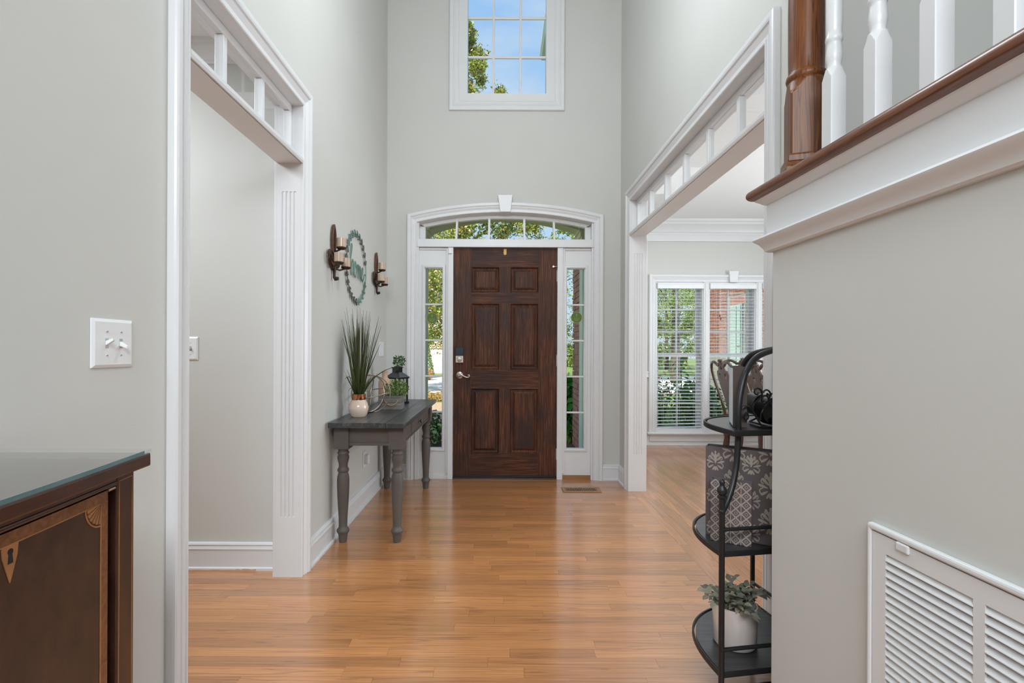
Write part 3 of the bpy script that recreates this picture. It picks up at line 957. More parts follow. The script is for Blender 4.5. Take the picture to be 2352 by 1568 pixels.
    # sash lock
blind_labels = ['white slatted blind in the left dining window, bottom rail hanging crooked', 'white slatted blind in the middle dining window', 'white slatted blind in the right dining window']
slat_me = None
for w, (a, b) in enumerate(DW):
    zt, zb_ = czt - .012, czb + .055
    bl = thing('blind', ((a + b) / 2, DY + .03, zt), blind_labels[w], 'window blind', 'blinds of the dining room window')
    hw = (b - a) / 2 - .018
    cxm, ym = (a + b) / 2, DY + .026
    obj('valance', MB().box(cxm - hw - .012, cxm + hw + .012, DY - .034, DY - .022, zt - .07, zt - .004).box(cxm - hw - .012, cxm + hw + .012, DY - .038, DY - .030, zt - .02, zt - .006), BLIND, bl, bevel=.003)
    obj('headrail', MB().box(cxm - hw - .004, cxm + hw + .004, DY - .02, DY + .055, zt - .05, zt - .002), BLIND, bl)
    for s in (-1, 1):
        obj('bracket', MB().box(cxm + s * (hw + .006) - .012, cxm + s * (hw + .006) + .012, DY - .022, DY + .04, zt - .065, zt - .002), mat('clear_bracket', (.66, .66, .66), rough=.2), bl, bevel=.004)
    n = 42
    crook = .018 if w == 0 else 0.0
    for k in range(n):
        z = zt - .075 - (zt - .075 - zb_) * k / (n - 1)
        o = None
        if slat_me is None:
            o = obj('slat', MB().prism([(-.025, -.0008), (-.012, .0006), (0, .0011), (.012, .0006), (.025, -.0008), (.025, .0014), (.012, .0028), (0, .0033), (-.012, .0028), (-.025, .0014)], lambda u, v, t: (t, u, v), -hw, hw), BLIND, bl, local=True)
            slat_me = o.data
        else:
            o = bpy.data.objects.new('slat', slat_me)
            COL.objects.link(o)
            o.parent = bl
        f = max(0, (k - 34) / 7.0)
        o.location = (0, ym - (DY + .03), z - zt)
        o.rotation_euler = (R(3 + prnd.uniform(-1.0, 1.0)), -crook * f * 1.6, 0)
    rb = obj('bottom_rail', MB().box(-hw, hw, -.026, .026, -.010, .010), BLIND, bl, local=True, bevel=.004)
    rb.location = (0, ym - (DY + .03), zb_ - .03 - zt - (.004 if w == 0 else 0))
    rb.rotation_euler = (0, -crook * 2.0, 0)
    cord = MB()
    for s in (-.72, 0, .72):
        for yy in (ym - .026, ym + .026):
            cord.tube([(cxm + s * hw, yy, zt - .05), (cxm + s * hw, yy, zb_ - .03)], .0011, 4)
    obj('ladder_cord', cord, BLIND, bl)
    obj('pull_cord', MB().tube([(cxm - hw * .58, DY - .012, zt - .05), (cxm - hw * .58, DY - .012, wz(722, DY))], .0011, 4).tube([(cxm - hw * .54, DY - .012, zt - .05), (cxm - hw * .54, DY - .012, wz(727, DY))], .0011, 4), BLIND, bl)
    for dx, yy in ((-.58, 722), (-.54, 729)):
        obj('tassel', MB().lathe([(.002, .014), (.005, .010), (.007, -.004), (.009, -.016), (.002, -.018)], (cxm + dx * hw, DY - .012, wz(yy, DY)), 10), mat('cord_tassel', (.16, .05, .02), rough=.5), bl, smooth=50, label='dark red-brown tassel')
# ================================================================== STAIR LANDING
SE = Vector((.78, 1.431, 0))
SD = Vector((.028, -1, 0)).normalized()       # along the wall, towards the viewer
SN = Vector((-1, -.028, 0)).normalized()      # out of the wall face


def sw(a, s, z):
    p = SE + SD * s + SN * a
    return (p.x, p.y, z)


def swbox(mb, a0, a1, s0, s1, z0, z1):
    return mb.hexa([sw(a0, s0, z0), sw(a1, s0, z0), sw(a1, s1, z0), sw(a0, s1, z0)], [sw(a0, s0, z1), sw(a1, s0, z1), sw(a1, s1, z1), sw(a0, s1, z1)])


SLEN = 2.4
zc0, zc1 = 1.578, 1.612
wsm = MB()
swbox(wsm, -.10, 0, 0, SLEN, 0, zc0)
wsm.box(.86, XR, 1.33, 1.431, 0, 1.5).box(XR, XR + .119, 1.33, 1.649, 0, 1.499)
obj('wall_stair', wsm, WALL, label='greige wall below the stair landing with return air grille', cat='wall', kind='structure')
obj('landing', MB().box(.88, XR, -1.0, 1.42, 1.50, zc0 - .004).box(XR, 2.15, -1.0, 1.65, 1.50, zc0 - .004), SUBFL, label='stair landing floor behind the balusters', cat='landing', kind='structure')
st_ = thing('trim_7', SE, 'white skirt board and mouldings under the stair landing cap', 'moulding', kind='structure')
skm = MB()
swbox(skm, 0, .012, -.012, SLEN, 1.466, zc0)
swbox(skm, -.10, 0, -.012, 0, 1.466, zc0)
obj('skirt_board', skm, TRIM, st_)
lowp = [(0, .0), (0, .010), (.004, .016), (.010, .018), (.024, .027), (.034, .038), (.038, .040), (.044, .036), (.044, 0)]
lowp = [(a + 1.424, b) for a, b in lowp]
def swprofile(name, prof, m, s0=0.0, wrap=True, parent=st_, smooth=30):
    """profile (z, out) run round the wall end then along the face"""
    rings = []
    if wrap:
        rings.append([sw(-.10, -b, z) for z, b in prof])
    rings.append([sw(b, -b, z) for z, b in prof])
    rings.append([sw(b, SLEN, z) for z, b in prof])
    return obj(name, MB().loft(rings), m, parent, smooth=smooth)
swprofile('lower_moulding', lowp, TRIM)
cove = [(1.560, 0), (1.560, .014), (1.563, .020), (1.569, .026), (1.574, .034), (zc0, .036), (zc0, 0)]
swprofile('cove_moulding', cove, TRIM)
cap = []
for k in range(9):
    a = -math.pi / 2 + math.pi * k / 8
    cap.append(((zc0 + zc1) / 2 + .017 * math.sin(a), .036 + .017 * math.cos(a)))
cap = [(zc0, -.02)] + cap + [(zc1, -.02)]
capo = swprofile('cap_nosing', cap, OAKR, parent=None, smooth=50)
cm_ = MB()
tag(capo, 'rounded honey oak cap along the edge of the stair landing', 'handrail cap', kind='structure')
capo.name = 'trim_8'
ORG['trim_8'] = Vector((0, 0, 0))
swbox(cm_, -.16, -.019, .0, SLEN, zc0, zc1 - .001)
obj('cap_board', cm_, OAKR, capo)

# newel
ncx, ncy = .835, 1.370
nw = thing('newel_post', (ncx, ncy, zc1), 'square honey oak newel post at the corner of the landing', 'newel post', rz=R(-19))


def sqring(h, z, c=0.0):
    if c == 0:
        return [(-h, -h, z), (h, -h, z), (h, h, z), (-h, h, z)]
    k = h - c
    return [(-k, -h, z), (k, -h, z), (h, -k, z), (h, k, z), (k, h, z), (-k, h, z), (-h, k, z), (-h, -k, z)]


def sqround(h, z, Rz, n=64):
    out = []
    for k in range(n):
        a = 2 * math.pi * (k + .5) / n
        c, s = abs(math.cos(a)), abs(math.sin(a))
        r = min(h / max(c, s), Rz)
        out.append((r * math.cos(a), r * math.sin(a), z))
    return out


def blockrings(h, z0, z1, z2, steps=8):
    rr = [sqround(h, z0, h * 1.42), sqround(h, z1, h * 1.42)]
    for k in range(1, steps + 1):
        f = k / steps
        rr.append(sqround(h, z1 + (z2 - z1) * f, h * (1.42 - .44 * f ** .6)))
    return rr


pm = MB().loft([sqring(.060, 0), sqring(.060, .020), sqring(.056, .030), sqring(.053, .036)])
pm.loft([sqring(.053, .036), sqring(.052, .052), sqring(.049, .058)])
obj('plinth', pm, OAKN, nw, local=True, bevel=.002)
obj('base_block', MB().loft(blockrings(.0455, .058, .222, .264)), OAKN, nw, local=True)
obj('turned_shaft', MB().lathe([(.040, .23), (.0435, .262), (.0475, .266), (.0495, .273), (.0480, .281), (.0445, .285), (.0430, .290), (.0435, .32), (.0440, .45), (.0425, .60), (.040, .75), (.036, .95)], (0, 0, 0), 32), OAKN, nw, local=True, smooth=40)
# balusters
blm = None
bprof = [(.0165, .215), (.0160, .234), (.0152, .240), (.0165, .248), (.0184, .258), (.0186, .266), (.0172, .280), (.0162, .290), (.0165, .297), (.0188, .301), (.0192, .306), (.0188, .311), (.0166, .316), (.0172, .326), (.0184, .345), (.0187, .44), (.017, .60), (.013, .80), (.012, .95)]
blab = ['white turned baluster beside the oak newel', 'white turned baluster second from the newel', 'white turned baluster third from the newel', 'white turned baluster fourth from the newel, cut by the frame edge', 'white turned baluster fifth from the newel']
bal0 = None
for k, yb in enumerate((1.2496, 1.109, .963, .820, .677)):
    xb = .831 + (1.2496 - yb) * .024
    if bal0 is None:
        bal0 = thing('baluster', (xb, yb, zc1), blab[k], 'baluster', 'white balusters along the landing')
        obj('base_block', MB().loft(blockrings(.019, -.002, .208, .232)), TRIM, bal0, local=True)
        obj('turned_shaft', MB().lathe(bprof, (0, 0, 0), 20), TRIM, bal0, local=True, smooth=50)
    else:
        b = dup(bal0)
        b.location = (xb, yb, zc1)
        b['label'] = blab[k]
    b = bal0 if k == 0 else b
# lengthen lower blocks on the nearer ones as the photo shows taller square sections
# return air grille
vs0 = .374
vg = thing('return_air_grille', sw(0, vs0, .2), 'white louvred return air grille low on the stair wall', 'vent')
zt_, zb2 = .783, .20
V1 = vs0 + 1.02
cols_ = [(vs0 + .046, vs0 + .2275), (vs0 + .2475, vs0 + .43), (vs0 + .45, vs0 + .632), (vs0 + .652, vs0 + .834)]
V1 = vs0 + .88
fr_o = [(vs0, zb2), (V1, zb2), (V1, zt_), (vs0, zt_)]
fr_i = [(vs0 + .010, zb2 + .012), (V1 - .010, zb2 + .012), (V1 - .010, zt_ - .013), (vs0 + .010, zt_ - .013)]
SWF = lambda u, v, t: sw(t, u, v)
obj('outer_frame', MB().prism(fr_o, SWF, 0, .015, holes=[fr_i]), VENTP, vg, bevel=.004)
zs1, zs0 = .732, .25
fc_o = [(vs0 + .0115, zb2 + .0145), (V1 - .0115, zb2 + .0145), (V1 - .0115, zt_ - .0155), (vs0 + .0115, zt_ - .0155)]
obj('face_panel', MB().prism(fc_o, SWF, .004, .011, holes=[[(a, zs0), (b, zs0), (b, zs1), (a, zs1)] for a, b in cols_]), VENTP, vg, bevel=.001)
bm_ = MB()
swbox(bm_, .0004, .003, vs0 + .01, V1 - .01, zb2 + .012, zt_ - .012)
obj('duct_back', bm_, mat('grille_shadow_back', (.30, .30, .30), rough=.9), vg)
lm = MB()
swbox(lm, .010, .0165, vs0 + .075, vs0 + .105, zt_ - .030, zt_ - .013)
obj('latch_tab', lm, VENTP, vg, bevel=.003)
pitch = .0158
nr = int((zs1 - zs0) / pitch)
for a, b in cols_[:3]:
    for k in range(nr):
        z = zs1 - .004 - k * pitch
        prof = [(.0035, z), (.0105, z - .0095), (.0118, z - .0100), (.0118, z - .0085), (.0048, z + .0010)]
        m_ = MB().loft([[sw(q, a, zz) for q, zz in prof], [sw(q, b, zz) for q, zz in prof]])
        obj('louvre', m_, VENTP, vg)

# ================================================================== SIDEBOARD
sd = thing('sideboard', (-.8, .15, 0), 'dark mahogany bow front sideboard with inlaid door under a glass top', 'sideboard')


def bow(t):
    return -.6615 + .15 * t - .09 * t * t


def fr(t, z, off=0.0):
    """point on the bowed front: t along from the far end, off = proud of the face"""
    sl = .15 - .18 * t
    n = Vector((1, -(-sl) * 1.0, 0)).normalized()     # outward
    n = Vector((1, sl, 0)).normalized()
    return (bow(t) + n.x * off, .901 - t + n.y * off, z)


SLN = 1.62
def strip(mb, t0, t1, z0, z1, o0, o1, n=None):
    n = n or max(1, int((t1 - t0) / .05))
    rings = []
    for k in range(n + 1):
        t = t0 + (t1 - t0) * k / n
        rings.append([fr(t, z0, o0), fr(t, z0, o1), fr(t, z1, o1), fr(t, z1, o0)])
    return mb.loft(rings)


ZT = .955
# top board with overhang, glass over it
def topplate(z0, z1, over):
    mb = MB()
    pts = [(-.995, .901 + over, 0)]
    out = []
    n = 30
    for k in range(n + 1):
        t = SLN * k / n
        p = fr(t, 0, over)
        yy = p[1] + (over if k == 0 else (-over if k == n else 0))
        out.append((p[0], yy))
    poly = [(-.995, .901 + over)] + out + [(-.995, .901 - SLN - over)]
    return mb.prism(poly, lambda u, v, t: (u, v, t), z0, z1)
obj('top', topplate(.9245, .9485, .020), MAHOGD, sd, bevel=.004)
gt = obj('glass_sheet', topplate(.9495, .9555, .020), TOPGL, sd)
# bluish polished edge of the sheet
em = MB()
rings = []
for k in range(31):
    t = SLN * k / 30
    rings.append([fr(t, .9494, .0195), fr(t, .9494, .0212), fr(t, .9556, .0212), fr(t, .9556, .0195)])
em.loft(rings)
obj('glass_edge', em, GLEDGE, gt)
body = MB()
poly = [(-.99, .899)] + [fr(SLN * k / 30, 0, -.024)[:2] for k in range(31)] + [(-.99, .901 - SLN)]
body.prism(poly, lambda u, v, t: (u, v, t), .14, .9245)
obj('carcass', body, MAHOGD, sd)
# end stiles, each with a light string line near both edges
for t0, t1 in ((0, .050), (.468, .512), (SLN - .05, SLN)):
    so_ = obj('stile', strip(MB(), t0, t1, .0 if t0 in (0, SLN - .05) else .14, .9245, -.03, .004, 2), MAHOG, sd, bevel=.002)
    lm = MB()
    for tt in (t0 + .0055, t1 - .007):
        strip(lm, tt, tt + .0014, .15, .914, .0038, .0046, 1)
    strip(lm, t0 + .0055, t1 - .0056, .9125, .914, .0038, .0046, 1)
    obj('string_inlay', lm, INLAY, so_)
# bead under the top
rings = []
for k in range(25):
    t = .05 + (.468 - .05) * k / 24
    c = fr(t, .9115, .0)
    rings.append([fr(t, .9115 + .005 * math.sin(a), .000 + .005 * math.cos(a)) for a in [2 * math.pi * q / 8 for q in range(8)]])
obj('bead', MB().loft(rings), MAHOGD, sd, smooth=60)
obj('rail', strip(MB(), .05, .468, .9155, .9245, -.02, .003), MAHOGD, sd)
obj('plinth_rail', strip(MB(), .05, SLN - .05, .14, .17, -.02, .003), MAHOGD, sd)


def cupboard(t0, t1, zb_, zt2, with_fan=True):
    d = obj('door', strip(MB(), t0, t1, zb_, zt2, -.012, .0), MAHOG, sd)
    cb = MB()
    w = .0165
    strip(cb, t0, t1, zt2 - w, zt2, 0, .0008); strip(cb, t0, t1, zb_, zb_ + w, 0, .0008)
    strip(cb, t0, t0 + w, zb_ + w, zt2 - w, 0, .0008, 1); strip(cb, t1 - w, t1, zb_ + w, zt2 - w, 0, .0008, 1)
    obj('crossband', cb, BAND, d)
    ln = MB()
    a, b, c, e = t0 + w, t1 - w, zb_ + w, zt2 - w
    strip(ln, a, b, e - .0016, e, 0, .0012); strip(ln, a, b, c, c + .0016, 0, .0012)
    strip(ln, a, a + .0016, c, e, 0, .0012, 1); strip(ln, b - .0016, b, c, e, 0, .0012, 1)
    obj('string_inlay', ln, INLAY, d)
    if with_fan:
        for (ct, cz_, st2, sz) in ((a, e, 1, -1), (b, e, -1, -1), (a, c, 1, 1), (b, c, -1, 1)):
            r_ = .038
            nseg = 6
            fan = MB(); fan2 = MB()
            for q in range(nseg):
                a0, a1 = math.pi / 2 * q / nseg, math.pi / 2 * (q + 1) / nseg
                am_ = (a0 + a1) / 2
                tgt = fan
                rr = r_ * .86
                poly = [(ct, cz_)] + [(ct + st2 * rr * math.cos(x), cz_ + sz * rr * math.sin(x)) for x in (a0 + .02, am_, a1 - .02)]
                rim = [(ct + st2 * rr * 1.03 * math.cos(am_), cz_ + sz * rr * 1.03 * math.sin(am_))]
                poly = [poly[0], poly[1], rim[0], poly[3]]
                tgt.prism(poly, lambda u, v, tt: fr(u, v, tt), 0, .0010)
                pol2 = [poly[0], poly[1], ((poly[1][0] * .6 + rim[0][0] * .4), (poly[1][1] * .6 + rim[0][1] * .4))]
                fan2.prism(pol2, lambda u, v, tt: fr(u, v, tt), .0008, .0013)
            arc_ = [(ct + st2 * r_ * math.cos(math.pi / 2 * q / 10), cz_ + sz * r_ * math.sin(math.pi / 2 * q / 10)) for q in range(11)]
            arc2 = [(ct + st2 * (r_ - .0022) * math.cos(math.pi / 2 * q / 10), cz_ + sz * (r_ - .0022) * math.sin(math.pi / 2 * q / 10)) for q in range(11)][::-1]
            fan.prism(arc_ + arc2, lambda u, v, tt: fr(u, v, tt), 0, .0011)
            f_ = obj('fan_inlay', fan, INLAY, d)
            obj('fan_shading', fan2, INLAYD, d)
    return d


d1 = cupboard(.068, .448, .175, .9045)
tm = .258
esc = [(tm - .0125, .887), (tm + .0125, .887), (tm + .011, .872), (tm + .004, .850), (tm, .838), (tm - .004, .850), (tm - .011, .872)]
obj('escutcheon', MB().prism(esc, lambda u, v, tt: fr(u, v, tt), 0, .0012), INLAY, d1, label='kite shaped boxwood escutcheon')
kh = [(tm + .0042 * math.cos(a), .8785 + .0042 * math.sin(a)) for a in [R(-50) + R(280) * q / 10 for q in range(11)]] + [(tm - .0040, .8635), (tm + .0040, .8635)]
obj('keyhole', MB().prism(kh, lambda u, v, tt: fr(u, v, tt), .001, .0016), SLOTM, d1)
dh = obj('door_hinge_pin', MB().tube([fr(.052, .904, .001), fr(.070, .904, .001)], .0028, 8), NICK, sd, smooth=50)
for t0, t1 in ((.53, .80), (.82, 1.09), (1.11, SLN - .07)):
    strip_d = cupboard(t0, t1, .175, .9045, False)
for (x, y) in ((-.96, .87), (-.96, .901 - SLN + .03)):
    obj('leg', MB().box(x - .025, x + .025, y - .025, y + .025, 0, .145), MAHOG, sd)

# ================================================================== CONSOLE TABLE
TZ = .72
TX0, TX1, TY0, TY1 = -.984, -.541, 2.866, 4.262
ct = thing('console_table', (-.765, 3.56, 0), 'taupe painted console table with turned legs and charcoal top', 'console table')
bw = (TX1 - TX0) / 4
tops = []
for k in range(4):
    o = obj('top_board', MB().box(TX0 + bw * k + .0002, TX0 + bw * (k + 1) - .0002, TY0, TY1, TZ - .030, TZ), TABT, ct, bevel=.003 if k in (0, 3) else .0006)
lxs, lys = (-.927, -.606), (2.975, 4.13)
az0, az1 = .575, TZ - .030
obj('apron', MB().box(lxs[0], lxs[1], lys[0] - .026, lys[0] - .006, az0, az1).box(lxs[0] + .04, lxs[1] - .04, lys[0] - .032, lys[0] - .006, az0, az0 + .018), TABP, ct, bevel=.002)
obj('apron', MB().box(lxs[0], lxs[1], lys[1] + .006, lys[1] + .026, az0, az1), TABP, ct, bevel=.002)
obj('apron', MB().box(lxs[0] - .03, lxs[0] - .01, lys[0], lys[1], az0, az1), TABP, ct, bevel=.002)
xf = lxs[1] + .026
ap = MB().box(xf - .02, xf, lys[0], 3.29, az0, az1).box(xf - .02, xf, 3.82, lys[1], az0, az1).box(xf - .02, xf, 3.29, 3.82, az0, az0 + .02).box(xf - .02, xf, 3.29, 3.82, az1 - .012, az1).box(xf - .02, xf + .005, lys[0] + .045, lys[1] - .045, az0, az0 + .010)
obj('apron', ap, TABP, ct, bevel=.002)
dw_ = obj('drawer', MB().box(xf - .016, xf + .003, 3.293, 3.817, az0 + .022, az1 - .014), TABP, ct, bevel=.002)
obj('knob', MB().lathe([(.004, 0), (.008, .001), (.005, .008), (.006, .014), (.015, .020), (.017, .025), (.014, .030), (.003, .032)], (xf + .003, 3.555, .634), 20, 'X'), mat('dark_nickel_knob', (.2, .18, .165), rough=.3, metal=.9), dw_, smooth=45, label='dark metal knob')
LP = [(.030, .556), (.030, .545), (.027, .540), (.034, .532), (.0345, .526), (.030, .520), (.030, .512), (.034, .508), (.034, .496), (.030, .478), (.026, .462), (.0255, .448), (.027, .440), (.032, .434), (.034, .426), (.032, .418), (.027, .413), (.0295, .404), (.034, .385), (.0355, .365), (.035, .330), (.033, .27), (.029, .20), (.0255, .145), (.0245, .10), (.025, .088), (.029, .082), (.036, .072), (.0365, .064), (.031, .054), (.027, .047), (.0255, .030), (.0235, .012), (.022, 0)]
leg0 = None
for x in lxs:
    for y in lys:
        l = obj('leg', MB().lathe(LP[::-1], (x, y, 0), 28).box(x - .043, x + .043, y - .043, y + .043, .556, TZ - .030), TABP, ct, smooth=38)

# ---- grass in a copper collared vase
gx, gy = -.885, 3.145
gv = thing('grass_arrangement', (gx, gy, TZ), 'tall artificial grass in an ivory vase with copper collar on the console table', 'plant')
obj('vase', MB().lathe([(.030, 0), (.043, .001), (.052, .014), (.061, .042), (.062, .058), (.057, .080), (.046, .098), (.0425, .104), (.0425, .107), (.034, .107), (.036, .03), (.002, .02)], (gx, gy, TZ), 36), IVORY, gv, smooth=50)
obj('copper_collar', MB().lathe([(.0415, .104), (.0425, .106), (.0425, .142), (.0410, .143), (.039, .142), (.039, .104)], (gx, gy, TZ), 36), COPPER, gv, smooth=30, label='shiny copper collar')
gr_ = random.Random(21)


def blade(p0, dirv, L, w, bend, droop=0.0, nseg=8):
    p = Vector(p0)
    d = Vector(dirv).normalized()
    side = d.cross(Vector((gr_.uniform(-1, 1), gr_.uniform(-1, 1), .2))).normalized()
    b = Vector(bend)
    rings = []
    mb = MB()
    for k in range(nseg + 1):
        f = k / nseg
        ww = w * (1 - f) ** .8 * (.75 + .5 * min(1, f * 4)) + .0006
        s2 = side - d * side.dot(d)
        s2.normalize()
        n2 = d.cross(s2)
        rings.append([p - s2 * ww, p + n2 * ww * .35, p + s2 * ww])
        p = p + d * (L / nseg)
        d = (d + b / nseg + Vector((0, 0, -droop * f * f))).normalized()
    return mb.loft(rings, caps=False, closed=False)


for k in range(96):
    a = gr_.uniform(0, 2 * math.pi)
    r_ = gr_.uniform(0, .026)
    tilt = gr_.uniform(0, 1) ** 1.3 * .29
    b0 = (gx + r_ * math.cos(a), gy + r_ * math.sin(a), TZ + .125)
    dv = (math.cos(a) * tilt * .95, math.sin(a) * tilt, 1)
    if dv[0] < -.14:
        dv = (-.14, dv[1], 1)
    L = gr_.uniform(.36, .56)
    if tilt > .22:
        L *= .9
    obj('blade', blade(b0, dv, L, gr_.uniform(.0026, .0046), (dv[0] * .35, dv[1] * .35, 0)), LF_GRASS, gv, recalc=False, smooth=60)
for k in range(26):
    a = gr_.uniform(0, 2 * math.pi)
    b0 = (gx + .02 * math.cos(a), gy + .02 * math.sin(a), TZ + .125)
    dv = Vector((math.cos(a) * .5, math.sin(a) * .7, 1))
    if dv.x < -.2:
        dv.x = -.2
    obj('blade', blade(b0, dv, gr_.uniform(.12, .20), .0035, (dv.x * .5, dv.y * .5, -.1)), LF_GRASS, gv, recalc=False, smooth=60)
# the stray blades of the photo
for dv, L, w, bend, dp in (((.62, .10, 1), .40, .0052, (.75, .15, -.25), .42), ((-.05, -.60, 1), .30, .004, (.0, -.9, -.5), .25), ((-.10, -.42, 1), .42, .0062, (.0, -.25, 0), .05), ((.33, .10, 1), .36, .004, (.1, .05, 0), .0), ((-.06, -.75, .7), .20, .0035, (.0, -.5, -.5), .3)):
    obj('blade', blade((gx, gy, TZ + .125), dv, L, w, bend, dp, 12), LF_GRASS, gv, recalc=False, smooth=60)

# ---- wire orb
ox, oy, orr = -.857, 3.335, .125
oz = TZ + orr + .003
ob = thing('wire_orb', (ox, oy, TZ), 'open sphere of nickel hoops behind the ivory vase', 'ornament')
for k in range(5):
    if k == 0:
        M = Matrix.Rotation(R(-9), 3, 'Y') @ Matrix.Rotation(R(9), 3, 'X')
    else:
        M = Matrix.Rotation(R(8), 3, 'Y') @ Matrix.Rotation(R(12 + 45 * k), 3, 'Z') @ Matrix.Rotation(R(90), 3, 'X')
    pts = []
    for q in range(48):
        a = 2 * math.pi * q / 48
        p = M @ Vector((math.cos(a) * (orr - .003 * (k % 2)), math.sin(a) * (orr - .003 * (k % 2)), 0))
        pts.append((ox + p.x, oy + p.y, oz + p.z))
    obj('hoop', MB().tube(pts, .0034, 8, closed=True), ORBM, ob, smooth=60)

# ---- tan bottle
bx, by = -.872, 3.80
obj('bottle_vase', MB().lathe([(.03, 0), (.044, .001), (.047, .01), (.0475, .17), (.046, .182), (.038, .196), (.024, .206), (.0215, .212), (.0215, .246), (.0235, .252), (.0245, .256), (.019, .257), (.017, .25), (.016, .22), (.002, .21)], (bx, by, TZ), 36), TAN, smooth=40, origin=(bx, by, TZ), label='tan bottle shaped ceramic vase on the console table', cat='vase')

# ---- planter box
px0, px1, py0, py1, ph = -.846, -.690, 3.50, 3.63, .098
pb = thing('planter_box', ((px0 + px1) / 2, 3.56, TZ), 'grey wooden planter box with rope handle and small leafy greens', 'planter')
for nm, q in (('side_board', (px0, px1, py0, py0 + .010)), ('side_board', (px0, px1, py1 - .010, py1)), ('side_board', (px0, px0 + .010, py0 + .010, py1 - .010)), ('side_board', (px1 - .010, px1, py0 + .010, py1 - .010))):
    for z0, z1 in ((.001, .048), (.050, ph)):
        obj(nm, MB().box(q[0], q[1], q[2], q[3], TZ + z0, TZ + z1), GREYW, pb, bevel=.0015)
obj('base', MB().box(px0 + .01, px1 - .01, py0 + .01, py1 - .01, TZ + .001, TZ + .01), GREYW, pb)
obj('soil', MB().box(px0 + .01, px1 - .01, py0 + .01, py1 - .01, TZ + .06, TZ + .085), SUBFL, pb)
pc = (px0 + px1) / 2 + .012
pts = [(pc + .047 * math.cos(a), py0 - .004 - .006 * math.sin(a), TZ + .073 - .042 * math.sin(a) ** 1.2) for a in [math.pi * q / 14 for q in range(15)]]
obj('rope_handle', MB().tube(pts, .0042, 8), ROPE, pb, smooth=60)


def leafcloud(n, fn, size, seed, asp=.55, up=.3):
    q = random.Random(seed)
    mb = MB()
    for _ in range(n):
        c, outd = fn(q)
        c = Vector(c)
        d = Vector(outd) + Vector((q.uniform(-.8, .8), q.uniform(-.8, .8), q.uniform(-.6, .8)))
        d.normalize()
        s = d.cross(Vector((q.uniform(-1, 1), q.uniform(-1, 1), q.uniform(-1, 1))))
        s.normalize()
        L = size * q.uniform(.7, 1.3)
        n_ = d.cross(s) * L * .12
        mid = c + d * L * .5
        mb.add([c, mid + s * L * asp * .5 + n_, c + d * L, mid - s * L * asp * .5 + n_], [(0, 1, 2), (0, 2, 3)])
    return mb


def ballfn(cx, cy, cz, rx, ry, rz, inner=.55):
    def f(q):
        while True:
            p = Vector((q.uniform(-1, 1), q.uniform(-1, 1), q.uniform(-1, 1)))
            if inner < p.length < 1:
                break
        return (cx + p.x * rx, cy + p.y * ry, cz + p.z * rz), (p.x, p.y, p.z)
    return f


obj('foliage', leafcloud(620, ballfn(pc + .022, 3.56, TZ + .143, .078, .066, .058, .3), .019, 3), LF_BOX, pb, recalc=False, kind='stuff')

# ---- lantern with sprig
lx0, lx1, ly0, ly1 = -.857, -.737, 3.84, 3.96
ln_ = thing('candle_lantern', ((lx0 + lx1) / 2, (ly0 + ly1) / 2, TZ), 'black metal glass sided lantern at the far end of the console table', 'lantern')
GB = mat('gloss_black', (.014, .016, .019), rough=.16, coat=.6)
obj('base', MB().box(lx0 - .006, lx1 + .006, ly0 - .006, ly1 + .006, TZ, TZ + .018), GB, ln_, bevel=.002)
for x in (lx0, lx1 - .011):
    for y in (ly0, ly1 - .011):
        obj('post', MB().box(x, x + .011, y, y + .011, TZ + .018, TZ + .195), GB, ln_, bevel=.001)
lcx, lcy = (lx0 + lx1) / 2, (ly0 + ly1) / 2
def sq(h, z):
    return [(lcx - h, lcy - h, z), (lcx + h, lcy - h, z), (lcx + h, lcy + h, z), (lcx - h, lcy + h, z)]
obj('roof', MB().loft([sq(.062, TZ + .195), sq(.068, TZ + .2), sq(.068, TZ + .207), sq(.028, TZ + .245), sq(.028, TZ + .278), sq(.033, TZ + .28), sq(.033, TZ + .286)]), GB, ln_)
ring = [(lcx + .030 * math.cos(a), lcy + .01 + .030 * math.sin(a), TZ + .2895) for a in [2 * math.pi * q / 20 for q in range(20)]]
obj('ring_handle', MB().tube(ring, .003, 6, closed=True), GB, ln_, smooth=60)
for q in ((lx0 + .011, lx1 - .011, ly0 + .004, ly0 + .006), (lx0 + .011, lx1 - .011, ly1 - .006, ly1 - .004), (lx0 + .004, lx0 + .006, ly0 + .011, ly1 - .011), (lx1 - .006, lx1 - .004, ly0 + .011, ly1 - .011)):
    obj('pane', MB().box(q[0], q[1], q[2], q[3], TZ + .018, TZ + .195), GLASS, ln_)
obj('muntin', MB().box(lx1 - .003, lx1 + .001, ly0 + .05, ly0 + .058, TZ + .018, TZ + .195).box(lx1 - .003, lx1 + .001, ly0, ly1, TZ + .15, TZ + .158), GB, ln_)
ln_.rotation_euler = (0, 0, R(-22))
obj('candle', MB().lathe([(.002, 0), (.03, 0), (.03, .09), (.026, .092), (.002, .088)], (lcx, lcy, TZ + .018), 20), mat('candle_wax', (.66, .55, .43), rough=.6), ln_, smooth=40)
obj('leaf_sprig', leafcloud(260, ballfn(lcx + .018, lcy - .02, TZ + .333, .042, .040, .036, .1), .017, 8).tube([(lcx + .012, lcy, TZ + .287), (lcx + .018, lcy - .01, TZ + .33)], .0018, 5), LF_SPR, origin=(lcx, lcy, TZ + .295), recalc=False, label='small green artificial sprig on top of the black lantern', cat='plant')

